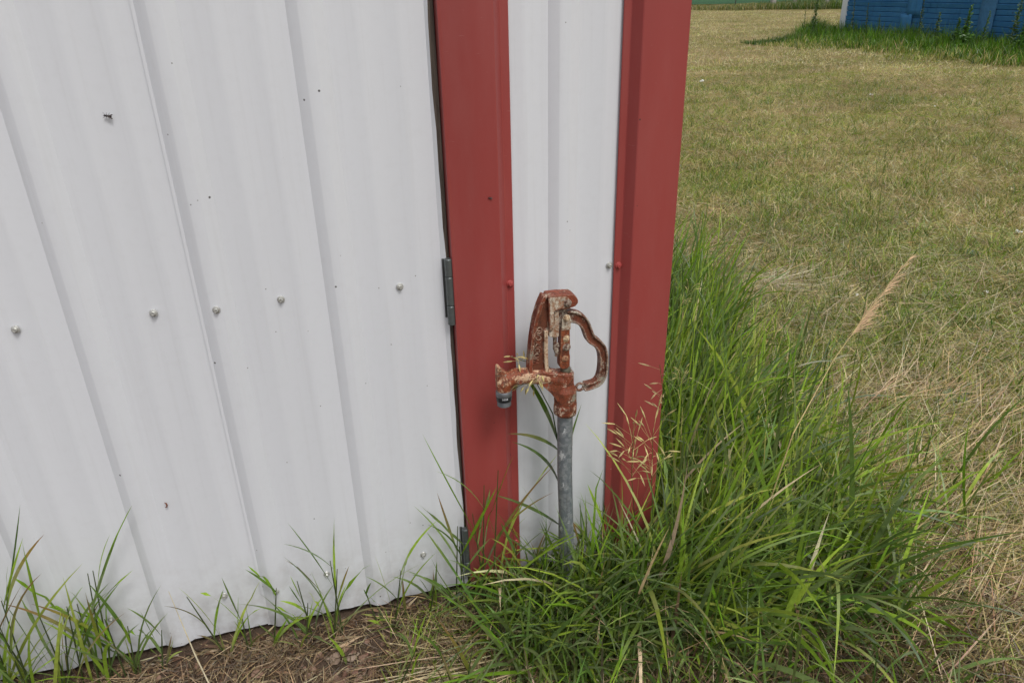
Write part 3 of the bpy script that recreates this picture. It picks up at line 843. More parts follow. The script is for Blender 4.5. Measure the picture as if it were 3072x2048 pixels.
# ------------------------------------------------------------------ far fence
fn = empty('wooden_fence', (21.5, 30.6, 0))
tag(fn, 'grey weathered wooden fence at the edge of the crop field', 'fence')
FP = [(20.9, 31.1), (21.6, 30.5), (22.45, 29.4)]
for k, (x, y) in enumerate(FP):
    b = MB(); b.tube([(x, y, -0.1), (x+.02, y, 1.15)], [0.13 if k == 0 else .09]*2, 10); b.build('post', fence_wood, fn, smooth=50)
b = MB(); b.tube([(21.45, 30.6, 0.44), (22.6, 29.2, 0.47)], 0.050, 8); b.build('rail', fence_wood, fn, smooth=50)
for z in (0.3, 0.55, 0.8, 1.05):
    b = MB(); b.tube([(12.0, 38.6, z), (20.9, 31.1, z), (21.6, 30.5, z)], 0.004, 4); b.build('wire', post_steel, fn)
b = MB(); b.tube([(20.55, 33.75, -0.1), (20.62, 33.75, 1.3)], 0.024, 6)
tag(b.build('steel_fence_post', post_steel), 'thin dark steel post standing at the field edge', 'fence post')

# ------------------------------------------------------------------ grass
def lerp(a, b, t): return a+(b-a)*t
def blades(base, L, W, az, tilt, bend, nseg, cb, ct, clamp=True, twist=None, fold=False, wprof=None):
    """arched tapering leaves; returns verts, quads, tris, colours"""
    N = len(base); S = nseg+1
    t = np.linspace(0, 1, S)
    th = tilt[:, None]+bend[:, None]*t[None, :]
    step = (L/nseg)[:, None]
    hx = np.sin(th)*step; hz = np.cos(th)*step
    cx = np.concatenate([np.zeros((N, 1)), np.cumsum((hx[:, :-1]+hx[:, 1:])/2, 1)], 1)
    cz = np.concatenate([np.zeros((N, 1)), np.cumsum((hz[:, :-1]+hz[:, 1:])/2, 1)], 1)
    dx, dy = np.cos(az)[:, None], np.sin(az)[:, None]
    tw = (twist if twist is not None else np.zeros(N))[:, None]*(0.4+t[None, :])
    px = base[:, :1]+cx*dx; py = base[:, 1:2]+cx*dy; pz = base[:, 2:3]+cz
    if wprof is None: wprof = np.interp(t, [0, .12, .45, .8, 1], [.45, .85, 1.0, .55, .0])
    w = W[:, None]*wprof[None, :]*0.5
    # side vector turns about the leaf by the twist
    sx = -dy*np.cos(tw)+dx*np.cos(th)*np.sin(tw); sy = dx*np.cos(tw)+dy*np.cos(th)*np.sin(tw); sz = -np.sin(th)*np.sin(tw)
    l = np.stack([px-sx*w, py-sy*w, pz-sz*w], -1); r = np.stack([px+sx*w, py+sy*w, pz+sz*w], -1)
    v = np.stack([l[:, :-1], r[:, :-1]], 2).reshape(N, -1, 3)
    v = np.concatenate([v, np.stack([px, py, pz], -1)[:, -1:, :]], 1)       # 2*nseg+1 verts each
    V = v.reshape(-1, 3)
    if clamp:
        g = gh(V[:, 0], V[:, 1])
        V[:, 2] = np.maximum(V[:, 2], g+0.003+0.010*rng.random(len(V)))
    tt = np.concatenate([np.repeat(t[:-1], 2), [1.0]])
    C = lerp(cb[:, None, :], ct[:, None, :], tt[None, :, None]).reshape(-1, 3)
    nv = 2*nseg+1; off = (np.arange(N)*nv)[:, None]
    k = np.arange(nseg-1)
    q = np.stack([2*k, 2*k+1, 2*k+3, 2*k+2], -1).reshape(-1)
    Q = (off+q[None, :]).reshape(-1, 4) if nseg > 1 else np.zeros((0, 4), int)
    T = (off+np.array([2*nseg-2, 2*nseg-1, 2*nseg])[None, :]).reshape(-1, 3)
    return V, Q, T, C
class Pile:
    def __init__(self): self.V = []; self.Q = []; self.T = []; self.C = []; self.n = 0
    def add(self, V, Q, T, C):
        self.V.append(V); self.Q.append(Q+self.n); self.T.append(T+self.n); self.C.append(C); self.n += len(V)
    def build(self, name, label=None, cat=None, kind=None, mat=None, parent=None, wall=True):
        V = np.concatenate(self.V); 
        if wall: keep_off_walls(V)
        o = np_mesh(name, V, np.concatenate(self.T), np.concatenate(self.Q), mat or leaf_mat, np.clip(np.concatenate(self.C), 0.004, 0.9), parent=parent)
        tag(o, label, cat, kind=kind); return o
def keep_off_walls(V):
    ins = (V[:, 0] < 0.742) & (V[:, 1] > -0.030)
    front = ins & ((V[:, 1]+0.030 < 0.742-V[:, 0]) | (V[:, 0] < 0.40))      # pushed out through the nearer face
    sidew = ins & ~front
    V[front, 1] = -0.030-0.012*rng.random(front.sum())
    V[sidew, 0] = 0.745+0.01*rng.random(sidew.sum())

def cols(N, pal, wts, jit=0.18):
    pal = np.array(pal); i = rng.choice(len(pal), N, p=np.array(wts)/sum(wts))
    return pal[i]*(1+rng.normal(0, jit, (N, 1)))*(1+rng.normal(0, 0.05, (N, 3)))
GREEN = [(.165, .285, .024), (.240, .360, .040), (.098, .170, .034), (.165, .238, .074), (.340, .410, .078)]
DRY = [(.70, .54, .305), (.80, .66, .42), (.47, .34, .185), (.64, .52, .265)]
OLIVE = [(.38, .390, .110), (.51, .465, .170), (.25, .280, .065)]

def in_view(x, y, z=0.0, mx=1.0):
    d = np.stack([x-CAM[0], y-CAM[1], np.full_like(x, z)-CAM[2]], -1)
    zz = d@fwd; u = (d@RGT)/np.maximum(zz, 1e-3)*F_PX/1536; v = (d@UP)/np.maximum(zz, 1e-3)*F_PX/1024
    return (zz > 0.15) & (np.abs(u) < 1+mx) & (v > -1.6) & (v < 1.3)

def sample_ground(n, r0, r1, power=1.0):
    """points round the camera's foot, denser towards it, kept out of both sheds"""
    u = rng.random(n*3)
    e = 2-power
    r = (r0**e+u*(r1**e-r0**e))**(1/e)
    a = R(90)-rng.uniform(R(1), R(88), n*3)
    x = CAM[0]+r*np.cos(a); y = CAM[1]+r*np.sin(a)
    ok = in_view(x, y) & ~((x < 0.74) & (y > -0.03))
    rel = np.stack([x-BC[0], y-BC[1]], -1); o = rel@BN; s_ = rel@BD
    ok &= ~((o < 0.03) & (s_ > -0.1))
    x, y = x[ok][:n], y[ok][:n]
    return np.stack([x, y, gh(x, y)], -1)

def dryness(x, y):
    sw = .36*x+.93*y+.25*np.sin(.9*x-.5*y)
    return np.clip(0.45+.30*np.sin(5.2*sw+np.sin(.7*x))*np.clip((sw-3)/4, 0, 1)+0.50*patchf(x, y, 5, 0.8)+0.42*patchf(x, y, 9, 3.2)+0.28*patchf(x, y, 14, 9.0)+0.15*np.clip((np.hypot(x-0, y)-9)/12, 0, 1), 0, 1)
def tone(x, y):
    """patchy strength of colour: flattened, scorched and lush spots of the turf"""
    return np.clip(1.06+0.20*patchf(x, y, 41, 1.3)+0.20*patchf(x, y, 42, 4.5)+0.14*patchf(x, y, 43, 15.0), .55, 1.5)[:, None]

def under_bank(x, y): return np.clip((1.42-x)/.25, 0, 1)*np.clip((.75-y)/.4, 0, 1)
OLDT = [(.17, .115, .065), (.25, .175, .10), (.10, .068, .042), (.33, .24, .14)]
lawn = Pile()
# matted clippings close by
B = sample_ground(100000, 0.9, 5.5, 1.15); N = len(B); dr = dryness(B[:, 0], B[:, 1])
ub = under_bank(B[:, 0], B[:, 1])
kp = rng.random(N) > .45*ub; B = B[kp]; dr = dr[kp]; ub = ub[kp]; N = len(B)
isd = (rng.random(N) < 0.10+0.82*dr)[:, None]
cd = np.where((rng.random(N) < ub*.93)[:, None], cols(N, OLDT, [3, 3, 3, 1]), cols(N, DRY, [4, 2, 3, 3])); cg = cols(N, OLIVE+GREEN[:3], [3, 3, 2, 2, 2, 2])
c0 = np.where(isd, cd, cg)
B[:, 2] += 0.022*rng.random(N)**2
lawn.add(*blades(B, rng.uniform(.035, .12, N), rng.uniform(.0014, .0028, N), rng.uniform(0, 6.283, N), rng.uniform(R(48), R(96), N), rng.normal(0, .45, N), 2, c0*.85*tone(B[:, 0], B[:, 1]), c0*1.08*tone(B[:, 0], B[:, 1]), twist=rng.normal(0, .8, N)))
# short standing shoots close by
B = sample_ground(86000, 0.9, 6.0, 1.1); dr = dryness(B[:, 0], B[:, 1]); B = B[rng.random(len(B)) > np.maximum(0.55*dr, .6*under_bank(B[:, 0], B[:, 1]))]; N = len(B); dr = dryness(B[:, 0], B[:, 1])
isd = (rng.random(N) < 0.12+0.40*dr)[:, None]
c0 = np.where(isd, cols(N, DRY, [3, 2, 2, 2]), cols(N, GREEN[:4]+OLIVE, [3, 3, 2, 2, 3, 3, 2]))
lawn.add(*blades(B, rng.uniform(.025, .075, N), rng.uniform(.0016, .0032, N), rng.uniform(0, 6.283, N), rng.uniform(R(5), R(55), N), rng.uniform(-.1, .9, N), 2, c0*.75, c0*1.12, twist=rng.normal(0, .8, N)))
# long dry stems lying on the near turf, mostly combed one way
B = sample_ground(7000, 0.85, 4.2, 1.2); B = B[rng.random(len(B)) > .85*under_bank(B[:, 0], B[:, 1])]; N = len(B); B[:, 2] += 0.03*rng.random(N)
c0 = cols(N, DRY+[(.58, .49, .32)], [3, 4, 2, 2, 2])
lawn.add(*blades(B, rng.uniform(.10, .34, N), rng.uniform(.0011, .0021, N), rng.normal(R(-10), .9, N), rng.uniform(R(70), R(94), N), rng.normal(0, .25, N), 4, c0*.85, c0*1.05, twist=rng.normal(0, .6, N), wprof=np.array([1, 1, .9, .7, 0])))
# a raked-up heap of pale straw left on the turf
N = 420; rr_ = np.abs(rng.normal(0, .16, N)); aa_ = rng.uniform(0, 6.283, N)
B = np.stack([2.05+rr_*np.cos(aa_)*1.5, 1.50+rr_*np.sin(aa_), np.zeros(N)], -1); B[:, 2] = gh(B[:, 0], B[:, 1])+.04*rng.random(N)*np.exp(-rr_/.15)
c0 = cols(N, [(.78, .68, .48), (.66, .55, .38), (.56, .45, .30)], [3, 3, 2])
lawn.add(*blades(B, rng.uniform(.10, .26, N), rng.uniform(.0016, .0030, N), rng.normal(R(-15), .8, N), rng.uniform(R(76), R(94), N), rng.normal(0, .2, N), 4, c0*.9, c0*1.05, twist=rng.normal(0, .6, N), wprof=np.array([1, 1, .9, .7, 0])))
# middle distance
B = sample_ground(170000, 5.0, 13.5, 1.05); N = len(B); dr = dryness(B[:, 0], B[:, 1])
isd = (rng.random(N) < 0.08+0.80*dr)[:, None]
c0 = np.where(isd, cols(N, DRY, [4, 2, 2, 3]), cols(N, OLIVE+GREEN[:3], [4, 4, 2, 2, 2, 1]))
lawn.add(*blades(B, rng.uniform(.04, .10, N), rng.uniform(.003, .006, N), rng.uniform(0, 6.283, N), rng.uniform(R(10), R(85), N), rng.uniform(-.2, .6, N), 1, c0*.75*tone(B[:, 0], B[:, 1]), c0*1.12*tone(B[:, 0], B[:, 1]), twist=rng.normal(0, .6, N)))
# tufts the mower left standing
Cn = sample_ground(2200, 2.2, 12.0, 1.0); k_ = rng.integers(0, len(Cn), 38000); B = Cn[k_]+np.concatenate([rng.normal(0, .045, (38000, 2)), np.zeros((38000, 1))], 1)
B = B[~((B[:, 0] < .78) & (B[:, 1] > -.03))]; N = len(B); B[:, 2] = gh(B[:, 0], B[:, 1])
c0 = cols(N, OLIVE+GREEN[:4]+DRY[:2], [2, 2, 2, 2, 2, 2, 2, .8, .6])
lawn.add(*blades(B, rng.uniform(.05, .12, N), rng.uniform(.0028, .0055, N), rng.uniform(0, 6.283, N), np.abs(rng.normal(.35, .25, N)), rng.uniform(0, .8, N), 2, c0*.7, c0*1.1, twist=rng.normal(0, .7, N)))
# far
B = sample_ground(165000, 12.5, 40, 0.9); N = len(B)
okf = (B[:, 1]+0.45*(B[:, 0]-16.8)*2.4 < 31.0)
B = B[okf]; N = len(B); dr = dryness(B[:, 0], B[:, 1])
isd = (rng.random(N) < 0.28+0.66*dr)[:, None]
c0 = np.where(isd, cols(N, DRY, [4, 3, 2, 3]), cols(N, OLIVE+GREEN[:3], [5, 5, 2, 1, 1, 1]))
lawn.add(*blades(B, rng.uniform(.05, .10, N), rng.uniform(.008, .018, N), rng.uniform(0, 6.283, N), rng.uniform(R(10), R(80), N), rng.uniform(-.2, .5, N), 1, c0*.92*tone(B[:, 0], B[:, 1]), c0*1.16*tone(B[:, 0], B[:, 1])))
lawn.build('mown_lawn', 'mown half-dry lawn stretching from the shed to the field', 'lawn', 'stuff')

# tall uncut grass round the shed corner and the standpipe
tall = Pile()
def tall_patch(n, fx, L, W, az, tilt, bend, pal, w, nseg=6):
    B = fx(n); B = B[~((B[:, 0] > .55) & (B[:, 0] < .79) & (B[:, 1] > -.085) & (B[:, 1] < .20))]; B = np.concatenate([B, gh(B[:, 0], B[:, 1])[:, None]], 1); N = len(B)
    c0 = cols(N, pal, w)
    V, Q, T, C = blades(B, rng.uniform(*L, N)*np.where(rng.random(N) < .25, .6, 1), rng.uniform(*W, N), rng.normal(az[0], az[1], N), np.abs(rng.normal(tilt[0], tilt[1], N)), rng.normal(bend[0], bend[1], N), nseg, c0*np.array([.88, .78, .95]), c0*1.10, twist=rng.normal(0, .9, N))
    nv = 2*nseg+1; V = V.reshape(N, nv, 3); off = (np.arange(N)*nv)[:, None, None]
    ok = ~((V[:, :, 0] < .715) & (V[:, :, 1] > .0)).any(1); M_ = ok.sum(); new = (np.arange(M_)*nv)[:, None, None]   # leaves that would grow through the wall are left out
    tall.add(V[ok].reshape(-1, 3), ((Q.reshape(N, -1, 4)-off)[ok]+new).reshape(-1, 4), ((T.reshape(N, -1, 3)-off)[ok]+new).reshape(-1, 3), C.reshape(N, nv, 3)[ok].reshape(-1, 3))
def rect(x0, x1, y0, y1, pull=1.0):
    def f(n):
        return np.stack([x0+(x1-x0)*rng.random(n)**pull, y0+(y1-y0)*rng.random(n)], -1)
    return f
def clumpy(x0, x1, y0, y1, nc, sp, pull=1.0):
    def f(n):
        c = np.stack([x0+(x1-x0)*rng.random(nc)**pull, y0+(y1-y0)*rng.random(nc)], -1)
        return c[rng.integers(0, nc, n)]+rng.normal(0, sp, (n, 2))
    return f
GW = [3, 4, 2.2, 2.2, 2]
MIX = GREEN+DRY[:2]; MW = [3, 3.4, 3.2, 2.8, 1.2, .25, .15]
# along the side wall, going back
def wedge(n):
    nc = 110; y = .20+1.45*rng.random(nc); x = .74+(.50*y+.22)*rng.random(nc)**.8
    c = np.stack([x, y], -1); return c[rng.integers(0, nc, n)]+rng.normal(0, .045, (n, 2))
tall_patch(2300, wedge, (.20, .50), (.0045, .0105), (R(15), 1.0), (.20, .15), (.55, .50), MIX, MW)
tall_patch(600, clumpy(.78, 1.3, 2.0, 6.5, 80, .07, 1.5), (.16, .36), (.0065, .0120), (R(10), 1.2), (.20, .14), (.45, .4), MIX, MW, 4)
# big bank in front of and right of the corner
tall_patch(1700, clumpy(.64, 1.16, -.34, .50, 100, .05, 1.1), (.24, .54), (.0060, .0130), (R(10), 1.2), (.36, .24), (1.25, .75), MIX, MW, 9)
tall_patch(1500, clumpy(.66, 1.25, -.34, .60, 110, .06, 1.1), (.12, .34), (.0028, .0065), (R(0), 1.5), (.45, .28), (1.0, .7), MIX, MW)
tall_patch(300, clumpy(1.10, 1.60, -.15, 1.0, 80, .05), (.16, .38), (.0045, .0090), (R(25), .9), (.32, .22), (.5, .6), MIX, MW)
# low tangle round the standpipe and in front of the red trim
tall_patch(1700, clumpy(.27, .76, -.30, -.04, 80, .03), (.10, .33), (.0036, .0090), (R(-60), 1.7), (.38, .26), (1.0, .7), MIX, [2.4, 1.8, 4, 3, .5, .2, .2])
tall_patch(1250, clumpy(.22, 1.15, -.72, -.20, 100, .05), (.07, .25), (.0030, .0085), (R(-20), 1.8), (.50, .30), (1.1, .8), GREEN+DRY[2:3]+OLDT[:3], [1.6, 1.2, 4, 2.6, .4, .5, 1.2, 1.2, 1.2])
tall_patch(620, clumpy(.48, .84, -.24, -.09, 34, .03), (.18, .42), (.0040, .0095), (R(-30), 1.6), (.25, .18), (.8, .6), MIX, MW)
tall_patch(2200, clumpy(.66, 1.30, -.34, .70, 140, .06), (.16, .44), (.0018, .0038), (R(10), 1.3), (.36, .24), (.7, .6), [GREEN[0], GREEN[1], GREEN[4], OLIVE[1]], [3, 3, 2, 1.5], 5)
# last year's dead leaves woven low through it
tall_patch(7500, rect(.18, 1.5, -.72, .7), (.06, .24), (.0014, .0034), (0, 2.4), (1.1, .32), (.45, .5), OLDT+DRY[:3], [3, 3, 3, 2, .9, .5, 1.3], 4)
tall_patch(2000, rect(.95, 2.1, -.62, .6), (.12, .40), (.0014, .0030), (R(15), .6), (1.25, .2), (.2, .3), DRY, [3, 3, 1, 2], 5)
tall.build('tall_grass', 'tall uncut green grass crowding the shed corner and standpipe', 'grass', 'stuff')

# dead litter on the bare soil in front of the door
lit = Pile()
B = np.stack([rng.uniform(-1.1, .42, 24000), -0.01-0.60*rng.random(24000)**1.25], -1)
keep = rng.random(len(B)) < np.clip(0.55+0.55*patchf(B[:, 0], B[:, 1], 21, 7.0), .12, 1)
keep &= rng.random(len(B)) > 0.80*np.exp(-((B[:, 0]+.045)/.13)**2-((B[:, 1]+.125)/.055)**2)
B = B[keep]; N = len(B); B = np.concatenate([B, (gh(B[:, 0], B[:, 1])+0.022*rng.random(N)**2)[:, None]], 1)
c0 = cols(N, [(.30, .205, .125), (.42, .31, .19), (.19, .12, .075), (.56, .45, .29), (.11, .07, .045)], [4, 3, 3, 1.6, 2])
lit.add(*blades(B, rng.uniform(.02, .10, N), rng.uniform(.0010, .0024, N), rng.uniform(0, 6.283, N), rng.uniform(R(66), R(98), N), rng.normal(0, .5, N), 3, c0*.9, c0*1.05, twist=rng.normal(0, .7, N), wprof=np.array([.8, 1, .8, 0])))
# pale straw stems fanning out from the grass beside the trim
N = 85; cx_ = rng.uniform(.14, .36, N); cy_ = rng.uniform(-.36, -.13, N)
B = np.stack([cx_, cy_, gh(cx_, cy_)+.012+.03*rng.random(N)], -1); c0 = cols(N, [(.60, .50, .31), (.52, .41, .25), (.66, .56, .36)], [3, 2, 1.5], .1)
lit.add(*blades(B, rng.uniform(.12, .34, N), rng.uniform(.0018, .0030, N), np.where(rng.random(N) < .6, rng.normal(R(186), .22, N), rng.normal(R(222), .35, N)), rng.uniform(R(80), R(92), N), rng.normal(.02, .12, N), 4, c0*.9, c0*1.05, twist=rng.normal(0, .5, N), wprof=np.array([1, 1, 1, .85, 0])))
lit.build('dead_grass_litter', 'brown dead grass and straw lying on the bare soil', 'litter', 'stuff')

# rough strip against the blue shed and along the field edge
rough = Pile()
N = 26000
s_ = rng.uniform(-.9, 8.0, N); o_ = 0.05+(1.9+.35*np.sin(s_*2.1)+.25*np.sin(s_*5.3))*rng.random(N)**1.35
tap = np.clip((s_+1.0)/1.2, .25, 1); o_ *= tap
x = BC[0]+BD[0]*s_+BN[0]*o_; y = BC[1]+BD[1]*s_+BN[1]*o_
B = np.stack([x, y, gh(x, y)], -1); c0 = cols(N, [(.105, .24, .016), (.15, .29, .026), (.085, .170, .034), (.24, .31, .06)], [4, 4, 2, 1.6])
Lh = rng.uniform(.14, .50, N)*np.clip(1.2-o_/2.0, .22, 1)*(1+.25*patchf(x, y, 61, 4.0))
c0 = np.where((rng.random(N) < np.clip((o_-1.0)/1.2, 0, .75))[:, None], cols(N, OLIVE+DRY[:1], [3, 3, 2, 1]), c0)
rough.add(*blades(B, Lh, rng.uniform(.007, .014, N), rng.uniform(0, 6.283, N), np.abs(rng.normal(.2, .16, N)), rng.normal(.5, .4, N), 3, c0*.7, c0*1.1, twist=rng.normal(0, .8, N)))
# a tongue of it trailing off past the corner
N = 4200; x = rng.uniform(9.3, 11.6, N); y = 13.75+.16*(x-9.3)+rng.normal(0, .22, N)
B = np.stack([x, y, gh(x, y)], -1); c0 = cols(N, [(.06, .13, .015), (.095, .17, .03), (.15, .18, .05)], [3, 3, 1])
rough.add(*blades(B, rng.uniform(.10, .36, N)*np.clip((x-8.9)/2.4, .3, 1), rng.uniform(.007, .013, N), rng.uniform(0, 6.283, N), np.abs(rng.normal(.2, .15, N)), rng.normal(.4, .3, N), 3, c0*.7, c0*1.1))
rough.build('rough_grass', 'rank green grass growing along the foot of the blue shed', 'grass', 'stuff')
edge = Pile()
N = 30000; t = rng.random(N)
ex = 13.5+t*15; ey = 33.2-(ex-14.5)*0.78+np.where(ex < 17, (17-ex)*0.25, 0); wd_ = rng.random(N)*3.4
x = ex+wd_*.55; y = ey+wd_*.83
B = np.stack([x, y, gh(x, y)], -1)
lush = np.clip((ex-18.0)/2.5+.3*patchf(x, y, 33, .6), 0, 1)
isg = (rng.random(N) < .35+.5*lush)[:, None]
c0 = np.where(isg, cols(N, [(.10, .16, .03), (.075, .14, .025), (.16, .20, .055)], [3, 3, 2]), cols(N, [(.40, .33, .15), (.30, .27, .10), (.48, .40, .20)], [3, 3, 1]))
edge.add(*blades(B, rng.uniform(.14, .40, N)*(.55+.5*lush), rng.uniform(.012, .024, N), rng.uniform(0, 6.283, N), np.abs(rng.normal(.15, .12, N)), rng.normal(.3, .3, N), 2, c0*.75, c0*1.1))
edge.build('field_edge_grass', 'long tawny and green grass along the field edge', 'grass', 'stuff')

# ------------------------------------------------------------------ single plants at the foot of the door
def one_leaf(parent, base, L, W, az, tilt, bend, c0, c1, twist=0.0, nseg=9, name='leaf', prof=None):
    V, Q, T, C = blades(np.array([base]), np.array([L]), np.array([W]), np.array([az]), np.array([tilt]), np.array([bend]), nseg, np.array([c0]), np.array([c1]), clamp=False, twist=np.array([twist]), wprof=prof)
    keep_off_walls(V)
    V -= np.array(world_loc(parent))
    o = np_mesh(name, V, T, Q, leaf_mat, C); o.parent = parent
    return o
def grass_plant(x, y, n, L, label, group=None, lean=0.0, W=(.0045, .0085), stems=2, spread=.018):
    W = (W[0]*.85, W[1]*.95)
    z = float(gh(x, y))
    e = empty('grass_plant', (x, y, z)); tag(e, label, 'grass', group)
    rr = random.Random(int((x+2)*9173)+n)
    for k in range(stems):                         # upright culms that carry the leaves
        az = rr.uniform(0, 6.28); hh = L*rr.uniform(.55, .85)
        bx_, by_ = x+rr.uniform(-spread, spread), y+rr.uniform(-spread, spread)*.4
        tx = bx_+math.sin(lean)*hh+rr.uniform(-.03, .03); ty = min(by_+rr.uniform(-.02, .02), -0.034)
        P = [(lerp(bx_, tx, t), lerp(by_, ty, t), z-0.005+hh*t) for t in (0, .35, .7, 1)]
        mbs = MB(); mbs.tube(P, [.0019, .0018, .0015, .0009], 5)
        me_ = mbs.build('culm', leaf_mat, e)
        ca = me_.data.color_attributes.new('Col', 'FLOAT_COLOR', 'POINT'); ca.data.foreach_set('color', list((.075, .10, .035, 1))*len(me_.data.vertices))
        for q in range(2+rr.randint(0, 1)):
            t = rr.uniform(.3, 1.0); px, py, pz = (lerp(P[0][i], P[-1][i], t) for i in range(3))
            g = GREEN[rr.randint(0, 3)]; s_ = rr.uniform(.85, 1.15); tipc = (.24, .12, .05) if rr.random() < .2 else tuple(c*1.25 for c in g)
            one_leaf(e, (px, py, pz), L*rr.uniform(.35, .75), rr.uniform(*W), rr.choice([0, math.pi])+rr.gauss(0, .5), rr.uniform(.10, .55), rr.uniform(-.1, .75), tuple(c*s_ for c in g), tuple(c*s_ for c in tipc), rr.choice((-1, 1))*rr.uniform(.5, 1.5))
    for k in range(n):
        g = GREEN[rr.randint(0, 4)]; s_ = rr.uniform(.8, 1.15); tipc = tuple(c*1.25 for c in g) if rr.random() < .9 else (.25, .14, .06)
        one_leaf(e, (x+rr.gauss(0, spread), y+rr.gauss(0, spread*.5), z-.004), L*rr.uniform(.35, 1.0), rr.uniform(*W), rr.choice([0, math.pi])+rr.gauss(0, .7), abs(rr.gauss(.24, .17)), rr.uniform(-.1, 1.0), tuple(c*s_*.8 for c in g), tuple(c*s_ for c in tipc), rr.choice((-1, 1))*rr.uniform(.3, 1.5))
    return e
G1 = 'grass tufts at the foot of the door'
grass_plant(-.850, -.110, 14, .30, 'broad leafy grass clump sprawling outward from the door foot', None, -.05, (.005, .0095), 3, .045)
grass_plant(-.700, -.125, 14, .22, 'low sprawling grass clump set a little out from the door', None, .05, (.004, .008), 2, .045)
grass_plant(-.800, -.060, 15, .44, 'tall dark green grass clump at the far hinge-less side of the door', None, .05, (.005, .0095), 4, .030)
grass_plant(-.725, -.070, 15, .43, 'dense green grass clump with one tall upright blade against the white door', None, -.03, (.005, .0095), 4, .030)
grass_plant(-.655, -.055, 11, .32, 'leafy green grass clump between the densest clump and the crossed-blade plant', None, .06, (.005, .009), 3, .022)
grass_plant(-.590, -.048, 8, .40, 'green grass plant with long crossed blades in front of the white door', None, .10, (.005, .009), 3, .016)
grass_plant(-.535, -.046, 8, .26, 'short green grass plant just below a screw in the bottom row', None, .05, (.005, .009), 2, .014)
for x, y, n, L, ln in ((-.480, -.045, 4, .20, .10), (-.335, -.050, 5, .24, -.25), (-.290, -.045, 4, .20, -.1), (-.235, -.045, 5, .20, .05), (.010, -.05, 3, .12, 0), (.045, -.045, 3, .24, .02)):
    grass_plant(x, y, n, L, 'small sparse tuft of thin green grass at the foot of the door', G1, ln, (.0050, .0090), 1, .010)
grass_plant(-.150, -.055, 8, .23, 'bushy green grass tuft with arching blades in the middle of the door foot', None, .1, (.0045, .008), 2, .018)
grass_plant(-.095, -.050, 9, .31, 'tallest arching grass tuft at the middle of the door foot', None, .12, (.0045, .008), 2, .016)
grass_plant(.135, -.050, 5, .22, 'low green tuft near the hinge side of the door foot', None, .1, (.0045, .008), 1, .014)
grass_plant(.205, -.060, 9, .34, 'upright grass clump in front of the lower hinge', None, .02, (.005, .0085), 3, .018)
grass_plant(.268, -.060, 5, .50, 'tall thin reddish-tipped grass against the red trim by the door', None, .0, (.0045, .007), 3, .016)
grass_plant(.350, -.075, 7, .28, 'green grass clump where red trim meets the white panel', None, .06, (.005, .009), 3, .018)
grass_plant(.400, -.050, 7, .20, 'fine dark grass clump against the white panel beside the standpipe', None, .0, (.0030, .005), 4, .020)
grass_plant(.540, -.070, 6, .30, 'broad-bladed grass clump between standpipe and red corner trim', None, .05, (.006, .010), 2, .018)
grass_plant(.020, -.230, 5, .22, 'wide green blades sprouting among the straw on bare soil', None, .25, (.006, .010), 1, .020)
grass_plant(.150, -.300, 7, .24, 'upright grass clump growing out of the pale fanned straw', None, .0, (.006, .009), 2, .022)
grass_plant(-.080, -.130, 3, .17, 'two long blades drooping over the pinkish stones', None, .3, (.006, .009), 0, .010)

# leaf climbing up behind the standpipe
z0 = float(gh(.452, -.066))
e = empty('grass_plant', (.452, -.066, z0)); tag(e, 'tall single grass shoot climbing behind the hydrant body', 'grass')
mbs = MB(); mbs.tube([(.452, -.066, z0), (.450, -.064, .25), (.446, -.062, .44), (.432, -.060, .530), (.396, -.060, .611)], [.0018, .0016, .0015, .0013, .0008], 6)
q = mbs.build('culm', leaf_mat, e); ca = q.data.color_attributes.new('Col', 'FLOAT_COLOR', 'POINT'); ca.data.foreach_set('color', list((.05, .085, .03, 1))*len(q.data.vertices))
one_leaf(e, (.444, -.060, .455), .215, .0120, R(180), R(14), R(18), (.085, .19, .025), (.13, .22, .04), 1.25)
one_leaf(e, (.447, -.060, .430), .14, .0085, R(180), R(38), R(45), (.09, .18, .04), (.20, .16, .07), 1.1)
one_leaf(e, (.449, -.060, .33), .19, .0085, R(180), R(10), R(55), (.05, .10, .03), (.10, .15, .05), 1.0)
one_leaf(e, (.447, -.060, .30), .25, .0085, R(0), R(6), R(12), (.07, .15, .035), (.13, .20, .05), 1.2)
one_leaf(e, (.449, -.060, .22), .20, .0080, R(180), R(42), R(20), (.06, .13, .03), (.14, .17, .06), 1.0)

